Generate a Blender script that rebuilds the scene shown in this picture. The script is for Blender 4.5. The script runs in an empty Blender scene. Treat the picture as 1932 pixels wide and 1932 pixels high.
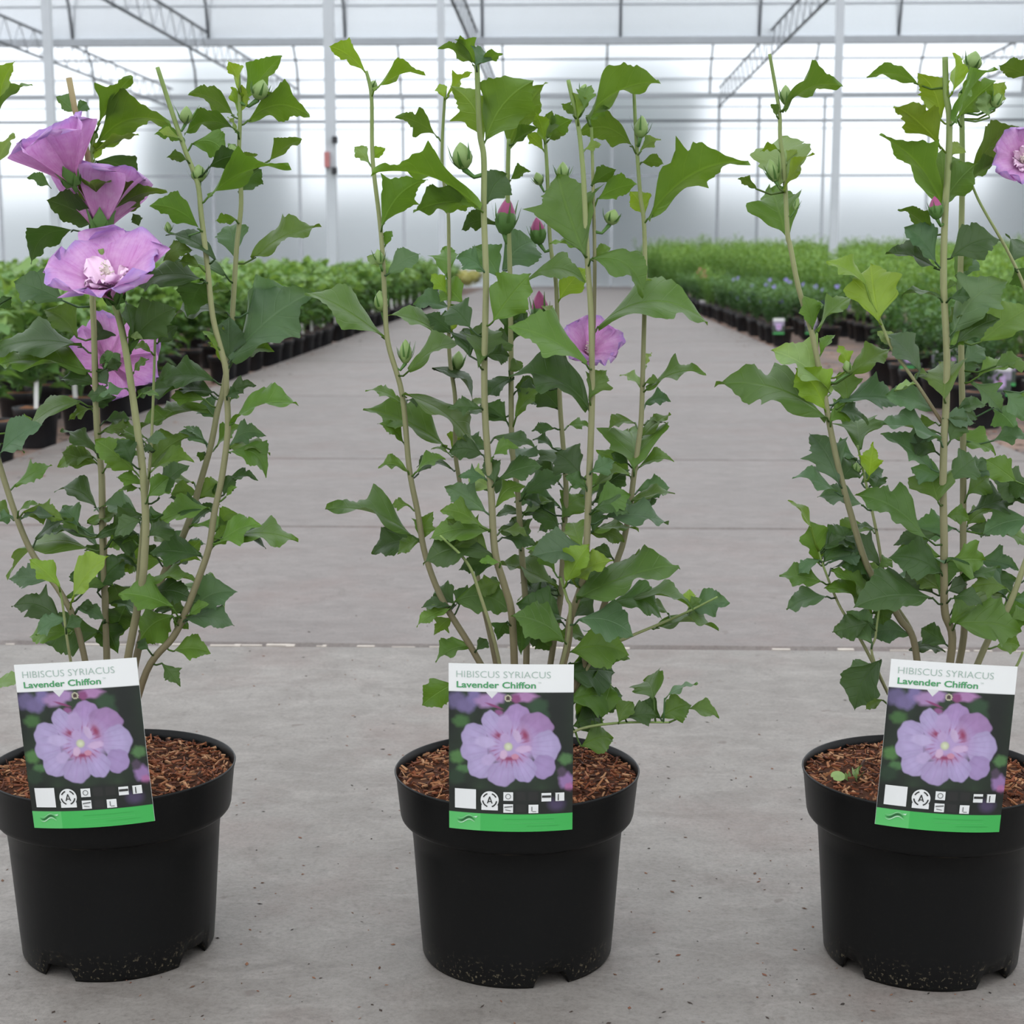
import bpy, math, random
import numpy as np
from mathutils import Vector, Matrix

# ------------------------------------------------------------------ camera, world, exposure
scene = bpy.context.scene
COL = scene.collection
FPX, CXY, H = 3085.0, 966.0, 0.656            # focal length in pixels, image centre, eye height
PITCH, YAW = math.radians(8.8), math.radians(1.84)
cam_d = bpy.data.cameras.new('camera')
cam = bpy.data.objects.new('camera', cam_d); COL.objects.link(cam)
cam.location = (0, 0, H); cam.rotation_euler = (math.pi/2 - PITCH, 0, YAW)
cam_d.sensor_width = 36; cam_d.lens = FPX/1932*36
cam_d.clip_start = 0.05; cam_d.clip_end = 400
cam_d.dof.use_dof = True; cam_d.dof.focus_distance = 1.52; cam_d.dof.aperture_fstop = 15
scene.camera = cam
vs = scene.view_settings
vs.view_transform = 'Standard'; vs.look = 'None'; vs.gamma = 1; vs.use_curve_mapping = False
vs.exposure = 0.92

world = bpy.data.worlds.new('overcast_sky'); scene.world = world; world.use_nodes = True
bg = world.node_tree.nodes['Background']
bg.inputs[0].default_value = (0.92, 0.96, 1.0, 1); bg.inputs[1].default_value = 1.14

sun_d = bpy.data.lights.new('hazy_sun', 'SUN'); sun_d.energy = 0.5; sun_d.angle = math.radians(60)
sun = bpy.data.objects.new('hazy_sun', sun_d); COL.objects.link(sun)
sun.rotation_euler = (math.radians(35), math.radians(-12), 0)

# ------------------------------------------------------------------ helpers
R = random.Random(7)
_rot = Matrix.Rotation(YAW, 3, 'Z') @ Matrix.Rotation(math.pi/2 - PITCH, 3, 'X')
RIGHT, UP, FWD = _rot @ Vector((1,0,0)), _rot @ Vector((0,1,0)), _rot @ Vector((0,0,-1))
CAM = Vector((0, 0, H))
def ray(u, v): return FWD*FPX + RIGHT*(u-CXY) + UP*(CXY-v)
def at_y(u, v, y):
    d = ray(u, v); return CAM + d*(y/d.y)
def at_z(u, v, z):
    d = ray(u, v); return CAM + d*((z-H)/d.z)

ALB = 0.71
def srgb(r, g, b):
    f = lambda c: (c/255/12.92 if c <= 10 else ((c/255+0.055)/1.055)**2.4)
    return (f(r)*ALB, f(g)*ALB, f(b)*ALB, 1.0)

def mesh_obj(name, verts, faces, mat, parent=None, smooth=True, uvs=None, cols=None, mats=None, fmat=None):
    me = bpy.data.meshes.new(name)
    me.from_pydata([tuple(v) for v in verts], [], [tuple(int(i) for i in f) for f in faces])
    finish_mesh(me, mat, smooth, uvs, cols, fmat)
    return link(name, me, parent)
def finish_mesh(me, mat, smooth=True, uvs=None, cols=None, fmat=None):
    ms = mat if isinstance(mat, (list, tuple)) else [mat]
    for m in ms: me.materials.append(m)
    if smooth: me.polygons.foreach_set('use_smooth', [True]*len(me.polygons))
    if fmat is not None: me.polygons.foreach_set('material_index', list(fmat))
    if uvs is not None:
        lay = me.uv_layers.new(name='UVMap')
        li = np.zeros(len(me.loops), dtype=np.int32); me.loops.foreach_get('vertex_index', li)
        lay.data.foreach_set('uv', np.asarray(uvs, dtype=np.float32)[li].ravel())
    if cols is not None:
        a = me.color_attributes.new('Col', 'FLOAT_COLOR', 'POINT')
        a.data.foreach_set('color', np.asarray(cols, dtype=np.float32).ravel())
    me.update()
def link(name, me, parent=None):
    o = bpy.data.objects.new(name, me); COL.objects.link(o)
    if parent is not None: o.parent = parent
    return o
def empty(name, loc):
    o = bpy.data.objects.new(name, None); COL.objects.link(o); o.location = loc
    o.empty_display_size = 0.05
    return o
def tag(o, label=None, cat=None, group=None, kind=None):
    if label: o['label'] = label
    if cat: o['category'] = cat
    if group: o['group'] = group
    if kind: o['kind'] = kind
    return o

class MB:
    def __init__(s): s.v, s.f, s.uv, s.c = [], [], [], []
    def add(s, v, f, uv=None, c=None):
        n = len(s.v); s.v += [tuple(p) for p in v]; s.f += [tuple(i+n for i in q) for q in f]
        s.uv += list(uv) if uv is not None else [(0.5, 0.5)]*len(v)
        s.c += ([c]*len(v) if (c is not None and not isinstance(c, list)) else (c if c is not None else [(1,1,1,1)]*len(v)))
    def box(s, lo, hi, c=None):
        x0,y0,z0 = lo; x1,y1,z1 = hi
        s.add([(x0,y0,z0),(x1,y0,z0),(x1,y1,z0),(x0,y1,z0),(x0,y0,z1),(x1,y0,z1),(x1,y1,z1),(x0,y1,z1)],
              [(0,3,2,1),(4,5,6,7),(0,1,5,4),(1,2,6,5),(2,3,7,6),(3,0,4,7)], c=c)
    def tube(s, pts, rad, n=8, cap=True, c=None):
        pts = [Vector(p) for p in pts]; m = len(pts)
        if not hasattr(rad, '__len__'): rad = [rad]*m
        V, UVs = [], []
        ref = None
        for i, p in enumerate(pts):
            t = (pts[min(i+1, m-1)] - pts[max(i-1, 0)])
            t = t.normalized() if t.length > 1e-9 else Vector((0,0,1))
            if ref is None: ref = t.orthogonal().normalized()
            a = (ref - t*ref.dot(t)); a = a.normalized() if a.length > 1e-6 else t.orthogonal().normalized()
            ref = a; b = t.cross(a)
            for k in range(n):
                an = 2*math.pi*k/n
                V.append(p + (a*math.cos(an) + b*math.sin(an))*rad[i]); UVs.append((k/n, i/max(1, m-1)))
        F = [(i*n+k, i*n+(k+1)%n, (i+1)*n+(k+1)%n, (i+1)*n+k) for i in range(m-1) for k in range(n)]
        if cap: F += [tuple(range(n-1, -1, -1)), tuple((m-1)*n+k for k in range(n))]
        s.add(V, F, UVs, c)
    def lathe(s, prof, n=32, axis=None, c=None, close=False):
        V = [(r*math.cos(2*math.pi*k/n), r*math.sin(2*math.pi*k/n), z) for r, z in prof for k in range(n)]
        m = len(prof)
        F = [(i*n+k, i*n+(k+1)%n, (i+1)*n+(k+1)%n, (i+1)*n+k) for i in range(m-1) for k in range(n)]
        s.add(V, F, None, c)
    def build(s, name, mat, parent=None, smooth=True, uv=False, col=False):
        return mesh_obj(name, s.v, s.f, mat, parent, smooth, s.uv if uv else None, s.c if col else None)

# ------------------------------------------------------------------ materials
class NT:
    def __init__(s, name):
        s.m = bpy.data.materials.new(name); s.m.use_nodes = True
        s.t = s.m.node_tree; s.t.nodes.clear()
        s.out = s.t.nodes.new('ShaderNodeOutputMaterial')
    def n(s, typ, **kw):
        nd = s.t.nodes.new(typ)
        for k, v in kw.items():
            if k.startswith('_'): setattr(nd, k[1:], v)
        return nd
    def l(s, a, b): s.t.links.new(a, b)
    def mix(s, fac, a, b, blend='MIX'):
        nd = s.t.nodes.new('ShaderNodeMix'); nd.data_type = 'RGBA'; nd.blend_type = blend
        for sock, v in ((nd.inputs[0], fac), (nd.inputs[6], a), (nd.inputs[7], b)):
            if isinstance(v, (int, float)): sock.default_value = v
            elif isinstance(v, tuple): sock.default_value = v
            else: s.l(v, sock)
        return nd.outputs[2]
    def math(s, op, a, b=0.0, c=0.0, clamp=False):
        nd = s.t.nodes.new('ShaderNodeMath'); nd.operation = op; nd.use_clamp = clamp
        for i, v in enumerate((a, b, c)):
            if i >= len(nd.inputs): break
            if isinstance(v, (int, float)): nd.inputs[i].default_value = v
            else: s.l(v, nd.inputs[i])
        return nd.outputs[0]
    def ramp(s, fac, stops):
        nd = s.t.nodes.new('ShaderNodeValToRGB'); s.l(fac, nd.inputs[0])
        e = nd.color_ramp.elements
        while len(e) < len(stops): e.new(0.5)
        for el, (p, c) in zip(e, stops): el.position = p; el.color = c
        return nd.outputs[0]
    def noise(s, scale, detail=4, rough=0.55, vec=None, dist=0.0):
        nd = s.t.nodes.new('ShaderNodeTexNoise'); nd.inputs['Scale'].default_value = scale
        nd.inputs['Detail'].default_value = detail; nd.inputs['Roughness'].default_value = rough
        nd.inputs['Distortion'].default_value = dist
        if vec is not None: s.l(vec, nd.inputs['Vector'])
        return nd.outputs['Fac']
    def coord(s, which='Object', scale=None):
        c = s.t.nodes.new('ShaderNodeTexCoord').outputs[which]
        if scale is None: return c
        mp = s.t.nodes.new('ShaderNodeMapping'); mp.inputs['Scale'].default_value = scale
        s.l(c, mp.inputs[0]); return mp.outputs[0]
    def bump(s, h, strength=0.3, dist=0.01):
        nd = s.t.nodes.new('ShaderNodeBump'); nd.inputs['Strength'].default_value = strength
        nd.inputs['Distance'].default_value = dist; s.l(h, nd.inputs['Height']); return nd.outputs[0]
    def principled(s, color, rough=0.5, spec=0.5, normal=None, metallic=0.0):
        p = s.t.nodes.new('ShaderNodeBsdfPrincipled')
        if isinstance(color, tuple): p.inputs['Base Color'].default_value = color
        else: s.l(color, p.inputs['Base Color'])
        if isinstance(rough, (int, float)): p.inputs['Roughness'].default_value = rough
        else: s.l(rough, p.inputs['Roughness'])
        p.inputs['Specular IOR Level'].default_value = spec; p.inputs['Metallic'].default_value = metallic
        if normal is not None: s.l(normal, p.inputs['Normal'])
        return p.outputs[0]
    def done(s, sh): s.l(sh, s.out.inputs[0]); return s.m

def plain(name, c, rough=0.5, spec=0.4, var=0.12, scale=30, metallic=0.0):
    t = NT(name); n = t.noise(scale, 3, vec=t.coord())
    dark = tuple(x*(1-var) for x in c[:3])+(1,); lite = tuple(min(1, x*(1+var)) for x in c[:3])+(1,)
    return t.done(t.principled(t.mix(n, dark, lite), rough, spec, metallic=metallic))

def film(name, transp, tint, rel=None):
    t = NT(name)
    tr = t.n('ShaderNodeBsdfTransparent'); tr.inputs[0].default_value = tint
    tl = t.n('ShaderNodeBsdfTranslucent')
    df = t.n('ShaderNodeBsdfDiffuse'); df.inputs[0].default_value = (0.85, 0.87, 0.9, 1)
    co = t.coord('Object', rel or (0.15, 0.15, 6.0))
    n = t.noise(1.0, 3, vec=co)
    t.l(t.mix(n, tuple(c*0.93 for c in tint[:3])+(1,), tint), tl.inputs[0])
    m0 = t.n('ShaderNodeMixShader'); m0.inputs[0].default_value = 0.08; t.l(tl.outputs[0], m0.inputs[1]); t.l(df.outputs[0], m0.inputs[2])
    m1 = t.n('ShaderNodeMixShader'); m1.inputs[0].default_value = transp; t.l(m0.outputs[0], m1.inputs[1]); t.l(tr.outputs[0], m1.inputs[2])
    return t.done(m1.outputs[0])
M = {}
M['roof_film'] = film('roof_film', 0.72, (0.975, 0.985, 0.995, 1))
t = NT('wall_film')                                   # frosted sheet: scatters forward, so things behind it blur
rf = t.n('ShaderNodeBsdfRefraction'); rf.inputs['Color'].default_value = (0.95, 0.965, 0.985, 1); rf.inputs['Roughness'].default_value = 0.72; rf.inputs['IOR'].default_value = 1.42
tl = t.n('ShaderNodeBsdfTranslucent'); n = t.noise(1.0, 3, vec=t.coord('Object', (0.12, 0.12, 7.0)))
t.l(t.mix(n, (0.90, 0.93, 0.97, 1), (0.96, 0.98, 1.0, 1)), tl.inputs[0])
mx = t.n('ShaderNodeMixShader'); mx.inputs[0].default_value = 0.38; t.l(tl.outputs[0], mx.inputs[1]); t.l(rf.outputs[0], mx.inputs[2])
M['wall_film'] = t.done(mx.outputs[0])
M['steel'] = plain('galvanised_steel', srgb(168, 172, 178), 0.45, 0.5, 0.1, 6)
M['steel_pale'] = plain('pale_painted_steel', srgb(196, 200, 205), 0.45, 0.5, 0.08, 5)
M['steel_dark'] = plain('dark_weathered_steel', srgb(110, 114, 120), 0.5, 0.4, 0.15, 6)
M['red_plastic'] = plain('faded_red_plastic', srgb(190, 120, 118), 0.5)
M['black_plastic_small'] = plain('small_black_plastic', srgb(40, 40, 44), 0.5)

def slab_mat(name, a, b, c):
    t = NT(name)
    oi = t.n('ShaderNodeObjectInfo')
    geo = t.n('ShaderNodeNewGeometry').outputs['Position']
    big = t.noise(1.6, 6, 0.62, geo); mid = t.noise(14, 7, 0.7, geo, 0.5)
    mp = t.n('ShaderNodeMapping'); mp.inputs['Scale'].default_value = (4.5, 11, 5); t.l(geo, mp.inputs[0])
    streak = t.noise(2.4, 6, 0.75, mp.outputs[0], 0.9)
    fine = t.noise(190, 4, 0.75, geo); grit = t.noise(75, 4, 0.7, geo, 0.3)
    col = t.mix(t.ramp(big, [(0.35, (0,0,0,1)), (0.65, (1,1,1,1))]), a, b)
    col = t.mix(t.math('MULTIPLY', t.ramp(mid, [(0.40, (0,0,0,1)), (0.70, (1,1,1,1))]), 0.6), col, c)
    col = t.mix(t.math('MULTIPLY', t.ramp(streak, [(0.50, (0,0,0,1)), (0.66, (1,1,1,1))]), 0.40), col, tuple(min(1, x*1.25) for x in b[:3])+(1,))
    col = t.mix(t.math('MULTIPLY', t.ramp(t.noise(3.1, 5, 0.65, geo), [(0.50, (0,0,0,1)), (0.68, (1,1,1,1))]), 0.4), col, srgb(120, 98, 92))
    col = t.mix(t.math('MULTIPLY', t.ramp(grit, [(0.28, (1,1,1,1)), (0.45, (0,0,0,1))]), 0.35), col, tuple(x*0.5 for x in c[:3])+(1,))
    col = t.mix(t.math('MULTIPLY', t.ramp(fine, [(0.35, (1,1,1,1)), (0.55, (0,0,0,1))]), 0.3), col, tuple(x*0.5 for x in c[:3])+(1,))
    # hairline cracks
    wp = t.n('ShaderNodeTexNoise'); wp.inputs['Scale'].default_value = 5; wp.inputs['Detail'].default_value = 5; t.l(geo, wp.inputs['Vector'])
    vm = t.n('ShaderNodeVectorMath', _operation='MULTIPLY_ADD'); t.l(wp.outputs['Color'], vm.inputs[0]); vm.inputs[1].default_value = (.35, .35, 0); t.l(geo, vm.inputs[2])
    vo = t.n('ShaderNodeTexVoronoi', _feature='DISTANCE_TO_EDGE'); vo.inputs['Scale'].default_value = 1.5; t.l(vm.outputs[0], vo.inputs['Vector'])
    crack = t.math('MULTIPLY', t.math('SUBTRACT', 1.0, t.math('DIVIDE', vo.outputs['Distance'], 0.006), clamp=True), t.ramp(big, [(0.48, (0,0,0,1)), (0.6, (1,1,1,1))]))
    col = t.mix(t.math('MULTIPLY', crack, 0.45), col, srgb(96, 86, 80))
    sp = t.noise(30, 2, 0.5, geo)
    col = t.mix(t.math('MULTIPLY', t.ramp(sp, [(0.70, (0,0,0,1)), (0.75, (1,1,1,1))]), 0.5), col, srgb(92, 78, 72))
    v = t.math('MULTIPLY_ADD', oi.outputs['Random'], 0.10, 0.95)
    hsv = t.n('ShaderNodeHueSaturation'); t.l(v, hsv.inputs['Value']); t.l(col, hsv.inputs['Color'])
    h = t.math('ADD', t.math('MULTIPLY', fine, 0.5), mid)
    return t.done(t.principled(hsv.outputs[0], 0.62, 0.3, t.bump(h, 0.3, 0.004)))
M['slab_near'] = slab_mat('pale_concrete', srgb(132, 126, 120), srgb(148, 142, 136), srgb(106, 98, 92))
M['slab_far'] = slab_mat('pinkish_concrete', srgb(122, 114, 110), srgb(134, 126, 122), srgb(104, 95, 91))
M['chalk'] = plain('chalky_joint_edge', srgb(190, 180, 170), 0.8, 0.2, 0.25, 60)
t = NT('dark_ground_mat'); g = t.n('ShaderNodeNewGeometry').outputs['Position']
n1 = t.noise(3, 5, 0.6, g); n2 = t.noise(40, 4, 0.7, g)
c1 = t.mix(t.ramp(n1, [(0.42, (0,0,0,1)), (0.62, (1,1,1,1))]), srgb(96, 88, 86), srgb(140, 114, 100))
c1 = t.mix(t.math('MULTIPLY', t.ramp(n2, [(0.5, (0,0,0,1)), (0.7, (1,1,1,1))]), 0.7), c1, srgb(158, 122, 102))
M['mat'] = t.done(t.principled(c1, 0.8, 0.2, t.bump(n2, 0.5, 0.01)))
M['gravel'] = plain('outdoor_gravel', srgb(225, 226, 226), 0.9, 0.1, 0.15, 2)
M['tree_leaf'] = plain('tree_foliage', srgb(92, 106, 104), 0.8, 0.2, 0.4, 3)
M['bark'] = plain('tree_bark', srgb(80, 68, 58), 0.9, 0.1, 0.3, 12)

t = NT('black_pot_plastic'); co = t.coord(); geo = t.n('ShaderNodeNewGeometry').outputs['Position']
n = t.noise(120, 3, 0.6, co); n2 = t.noise(6, 4, 0.6, co)
sx = t.n('ShaderNodeSeparateXYZ'); t.l(co, sx.inputs[0])
low = t.math('SUBTRACT', 1.0, t.math('DIVIDE', sx.outputs[2], 0.03), clamp=True)
spk = t.noise(330, 2, 0.5, co)
d = t.math('MULTIPLY', t.ramp(spk, [(0.60, (0,0,0,1)), (0.70, (1,1,1,1))]), t.math('MULTIPLY_ADD', low, 0.7, 0.012))
ed = t.math('SUBTRACT', 1.0, t.math('DIVIDE', t.math('ABSOLUTE', t.math('SUBTRACT', sx.outputs[2], 0.1338)), 0.0012), clamp=True)
d = t.math('MAXIMUM', d, t.math('MULTIPLY', ed, t.ramp(t.noise(60, 3, 0.6, co), [(0.5, (0,0,0,1)), (0.68, (.6,.6,.6,1))])))
pc = t.mix(d, t.mix(n2, srgb(15, 15, 15), srgb(21, 21, 21)), srgb(140, 128, 105))
M['pot'] = t.done(t.principled(pc, t.math('MULTIPLY_ADD', n2, 0.16, 0.32), 0.16, t.bump(n, 0.06, 0.001)))
M['pot_small'] = plain('small_black_pot', srgb(26, 26, 29), 0.45, 0.4, 0.2, 20)

t = NT('leaf_blade')
oi = t.n('ShaderNodeObjectInfo'); uv = t.coord('UV'); sx = t.n('ShaderNodeSeparateXYZ'); t.l(uv, sx.inputs[0])
au = t.math('ABSOLUTE', t.math('SUBTRACT', sx.outputs[0], 0.5))
mid = t.math('SUBTRACT', 1.0, t.math('DIVIDE', au, 0.022), clamp=True)
ph = t.math('FRACT', t.math('MULTIPLY', t.math('SUBTRACT', sx.outputs[1], t.math('MULTIPLY', au, 0.55)), 6.0))
side = t.math('SUBTRACT', 1.0, t.math('DIVIDE', t.math('ABSOLUTE', t.math('SUBTRACT', ph, 0.5)), 0.06), clamp=True)
vein = t.math('MAXIMUM', mid, t.math('MULTIPLY', side, 0.45))
nn = t.noise(40, 4, 0.6, t.coord('Object'))
base = t.mix(nn, t.mix(1.0, oi.outputs['Color'], (0.72, 0.75, 0.68, 1), 'MULTIPLY'), t.mix(1.0, oi.outputs['Color'], (1.22, 1.18, 1.15, 1), 'MULTIPLY'))
lv = t.mix(1.0, base, (1.5, 1.4, 1.5, 1), 'MULTIPLY')
col = t.mix(t.math('MULTIPLY', vein, 0.5), base, lv)
pr = t.principled(col, 0.45, 0.32, t.bump(t.math('ADD', t.math('MULTIPLY', vein, -1.0), t.math('MULTIPLY', nn, 0.5)), 0.35, 0.002))
tl = t.n('ShaderNodeBsdfTranslucent'); t.l(t.mix(1.0, col, (1.5, 1.45, 0.6, 1), 'MULTIPLY'), tl.inputs[0])
mx = t.n('ShaderNodeMixShader'); mx.inputs[0].default_value = 0.34; t.l(pr, mx.inputs[1]); t.l(tl.outputs[0], mx.inputs[2])
M['leaf'] = t.done(mx.outputs[0])

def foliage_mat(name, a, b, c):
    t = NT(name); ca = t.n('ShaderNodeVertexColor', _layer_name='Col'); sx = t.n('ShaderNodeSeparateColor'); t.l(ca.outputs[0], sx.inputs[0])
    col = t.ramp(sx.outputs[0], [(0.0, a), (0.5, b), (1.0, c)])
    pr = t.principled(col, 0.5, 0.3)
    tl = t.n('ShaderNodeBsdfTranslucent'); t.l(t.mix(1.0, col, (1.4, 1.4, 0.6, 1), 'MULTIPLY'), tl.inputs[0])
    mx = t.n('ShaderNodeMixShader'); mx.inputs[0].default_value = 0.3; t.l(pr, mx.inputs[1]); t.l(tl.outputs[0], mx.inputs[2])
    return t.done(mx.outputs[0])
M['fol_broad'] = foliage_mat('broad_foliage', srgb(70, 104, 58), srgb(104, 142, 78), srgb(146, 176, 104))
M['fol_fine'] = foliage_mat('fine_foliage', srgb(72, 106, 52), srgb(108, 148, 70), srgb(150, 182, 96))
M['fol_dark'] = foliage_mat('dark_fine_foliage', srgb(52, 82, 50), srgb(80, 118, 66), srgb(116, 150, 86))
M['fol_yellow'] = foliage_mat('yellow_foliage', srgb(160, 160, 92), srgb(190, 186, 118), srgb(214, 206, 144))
M['violet'] = plain('violet_blossom', srgb(138, 128, 190), 0.6, 0.2, 0.2, 40)
M['salmon'] = plain('salmon_blossom', srgb(190, 132, 110), 0.6, 0.2, 0.2, 40)

t = NT('stem_bark'); sx = t.n('ShaderNodeSeparateXYZ'); t.l(t.coord('Generated'), sx.inputs[0])
n = t.noise(70, 4, 0.6, t.coord('Object', (1, 1, 0.25)))
c = t.ramp(t.math('ADD', sx.outputs[2], t.math('MULTIPLY_ADD', n, 0.2, -0.1)), [(0.0, srgb(120, 102, 78)), (0.35, srgb(134, 130, 96)), (0.75, srgb(152, 156, 108)), (1.0, srgb(126, 152, 80))])
c = t.mix(t.math('MULTIPLY', t.ramp(n, [(0.5, (0,0,0,1)), (0.7, (1,1,1,1))]), 0.4), c, srgb(108, 100, 72))
M['stem'] = t.done(t.principled(c, 0.6, 0.3, t.bump(n, 0.3, 0.002)))
M['bamboo'] = plain('bamboo_stake', srgb(160, 144, 104), 0.6, 0.3, 0.15, 60)

t = NT('petal_tissue'); uv = t.coord('UV'); sx = t.n('ShaderNodeSeparateXYZ'); t.l(uv, sx.inputs[0])
n = t.noise(1, 4, 0.6, t.coord('UV', (34, 2.2, 1))); n3 = t.noise(6, 3, 0.6, uv)
c = t.ramp(sx.outputs[1], [(0.0, srgb(176, 60, 120)), (0.16, srgb(222, 150, 206)), (0.55, srgb(230, 170, 226)), (0.88, srgb(222, 168, 230)), (1.0, srgb(186, 156, 226))])
c = t.mix(t.math('MULTIPLY', t.ramp(n, [(0.5, (0,0,0,1)), (0.68, (1,1,1,1))]), 0.5), c, srgb(204, 112, 192))
c = t.mix(t.math('MULTIPLY', t.ramp(n3, [(0.45, (0,0,0,1)), (0.7, (1,1,1,1))]), 0.45), c, srgb(250, 212, 246))
pr = t.principled(c, 0.55, 0.25)
tl = t.n('ShaderNodeBsdfTranslucent'); t.l(t.mix(1.0, c, (1.1, 0.9, 1.05, 1), 'MULTIPLY'), tl.inputs[0])
mx = t.n('ShaderNodeMixShader'); mx.inputs[0].default_value = 0.35; t.l(pr, mx.inputs[1]); t.l(tl.outputs[0], mx.inputs[2])
M['petal'] = t.done(mx.outputs[0])
M['petal_pale'] = plain('pale_inner_petal', srgb(250, 214, 240), 0.5, 0.3, 0.1, 120)
M['stamen'] = plain('cream_stamen', srgb(240, 226, 214), 0.6, 0.3, 0.1, 200)
M['bud_green'] = plain('green_bud', srgb(132, 158, 92), 0.5, 0.3, 0.18, 150)
M['calyx'] = plain('green_calyx', srgb(84, 122, 56), 0.5, 0.3, 0.2, 150)
M['bud_pink'] = plain('pink_bud', srgb(160, 72, 118), 0.55, 0.3, 0.35, 120)

t = NT('printed_card'); ca = t.n('ShaderNodeVertexColor', _layer_name='Col')
M['print'] = t.done(t.principled(ca.outputs[0], 0.42, 0.4))
t = NT('bark_mulch'); ca = t.n('ShaderNodeVertexColor', _layer_name='Col'); n = t.noise(200, 3, 0.6, t.coord())
M['chips'] = t.done(t.principled(t.mix(n, t.mix(1.0, ca.outputs[0], (0.7, 0.68, 0.66, 1), 'MULTIPLY'), ca.outputs[0]), 0.8, 0.2))
M['soil'] = plain('dark_potting_soil', srgb(84, 54, 40), 0.9, 0.1, 0.4, 90)
M['soil_far'] = plain('orange_brown_mulch', srgb(150, 104, 74), 0.9, 0.1, 0.3, 60)
M['white_card'] = plain('white_plastic_card', srgb(228, 228, 224), 0.4, 0.4, 0.03, 8)

# ------------------------------------------------------------------ the greenhouse
YW, ZG, ZR = 40.0, 4.5, 2.3          # far wall, gutter height, rise of each arch
XW = 26.0
mb = MB(); mb.box((-XW, -20, -0.20), (XW, YW, -0.03))
floor = mb.build('floor', M['mat'], None, False); tag(floor, kind='structure')
mb = MB(); mb.box((-120, YW+0.12, -0.4), (120, 160, -0.08))
tag(mb.build('ground_outside', M['gravel'], None, False), kind='structure')

joints = [-4.2, -2.87, -1.54, -0.21, 1.12, 2.733, 3.985, 5.375, 7.88]
while joints[-1] < YW - 1.5: joints.append(joints[-1] + 2.66)
def slab(y0, y1, x0, x1, mat):
    g = 0.007; b = 0.008
    v = []; f = []
    nx = 14
    for i in range(nx+1):
        x = x0 + (x1-x0)*i/nx
        j0 = R.uniform(-0.003, 0.003); j1 = R.uniform(-0.003, 0.003)
        v += [(x, y0+g+j0, -0.05), (x, y0+g+j0, -b), (x, y0+g+b+j0, 0), (x, y1-g-b+j1, 0), (x, y1-g+j1, -b), (x, y1-g+j1, -0.05)]
    for i in range(nx):
        for k in range(5): f.append((i*6+k, (i+1)*6+k, (i+1)*6+k+1, i*6+k+1))
    f.append(tuple(range(5, -1, -1))); f.append(tuple(nx*6+k for k in range(6)))
    return mesh_obj('slab', v, f, mat, floor, False)
for a, b in zip(joints, joints[1:]):
    near = b <= 2.8
    slab(a, b, -1.82, 1.56, M['slab_near'] if near else M['slab_far'])
# wider apron of slabs around the viewer, left and right of the aisle strip
for a, b in zip(joints, joints[1:]):
    if b <= 4.1:
        slab(a, b, -5.2, -1.835, M['slab_near'] if b <= 2.8 else M['slab_far'])
        slab(a, b, 1.575, 5.0, M['slab_near'] if b <= 2.8 else M['slab_far'])
mb = MB()                                                   # chalky lime along the joint nearest the pots
x = -1.9
while x < 1.9:
    w = R.uniform(0.006, 0.045)
    if R.random() < 0.5:
        mb.box((x, 2.718+R.uniform(-0.004, 0.003), -0.006), (x+w, 2.725+R.uniform(-.004, 0.007), 0.0006+R.uniform(0, 0.0012)))
    x += w*R.uniform(0.8, 1.3)
tag(mb.build('joint_lime', M['chalk'], floor, False), kind='stuff')
mb = MB()                                                   # crumbs of bark and dry leaf on the slabs
def crumb(x, y, s, c):
    a = R.uniform(0, 6.28); l = s*R.uniform(0.6, 1.8); w = s*R.uniform(0.3, 0.8); h = s*R.uniform(0.15, 0.5)
    ca, sa = math.cos(a), math.sin(a)
    P = [(-l, 0, 0), (0, -w, 0), (l, 0, 0), (0, w, 0), (R.uniform(-.3, .3)*l, 0, h)]
    mb.add([(x+p[0]*ca-p[1]*sa, y+p[0]*sa+p[1]*ca, 0.0004+p[2]) for p in P], [(0,1,4),(1,2,4),(2,3,4),(3,0,4)], c=c)
dk = [srgb(70, 58, 52), srgb(110, 80, 62), srgb(130, 88, 70), srgb(58, 52, 48), srgb(146, 102, 78)]
for i in range(900):
    y = 1.15 + abs(R.gauss(0, 0.9)); crumb(R.uniform(-0.345, 0.33)*y*1.15, y, R.uniform(0.0008, 0.0026), R.choice(dk))
for i in range(500):
    s = R.choice((-1, 1)); y = R.uniform(4.2, 24); x = (-1.81 + abs(R.gauss(0, 0.12))) if s < 0 else (1.55 - abs(R.gauss(0, 0.12)))
    crumb(x, y, R.uniform(0.003, 0.012), R.choice(dk))
for i in range(1400):
    s = R.choice((-1, 1)); y = R.uniform(4.6, 22); x = (-1.86 - abs(R.gauss(0, 0.25))) if s < 0 else (1.60 + abs(R.gauss(0, 0.25)))
    n0 = len(mb.v); crumb(x, y, R.uniform(0.005, 0.02), R.choice(dk))
    mb.v[n0:] = [(p[0], p[1], p[2]-0.03) for p in mb.v[n0:]]
tag(mb.build('floor_debris', M['chips'], floor, False, col=True), kind='stuff')

# arched film roof: six bays across the depth, gutters along x
bays = [(-20+10*i, -10+10*i) for i in range(6)]
NA = 14
def arch(y0, y1, s):
    a = math.pi*s
    return (y0 + (y1-y0)*(0.5-0.5*math.cos(a)*(0.55+0.45*abs(math.cos(a)))/1.0), ZG + ZR*math.sin(a)**0.85 if 0 < s < 1 else ZG)
v, f = [], []
for (y0, y1) in bays:
    n0 = len(v)
    for j in range(NA+1):
        y, z = arch(y0, y1, j/NA)
        v += [(-XW, y, z), (XW, y, z)]
    f += [(n0+2*j, n0+2*j+1, n0+2*j+3, n0+2*j+2) for j in range(NA)]
ceiling = mesh_obj('ceiling', v, f, [M['roof_film'], M['wall_film']], fmat=[0]*(5*NA)+[1]*NA); tag(ceiling, kind='structure')
def wall(name, P, mat):
    return tag(mesh_obj(name, P, [(0,1,2,3)], mat, None, False), kind='structure')
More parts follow.
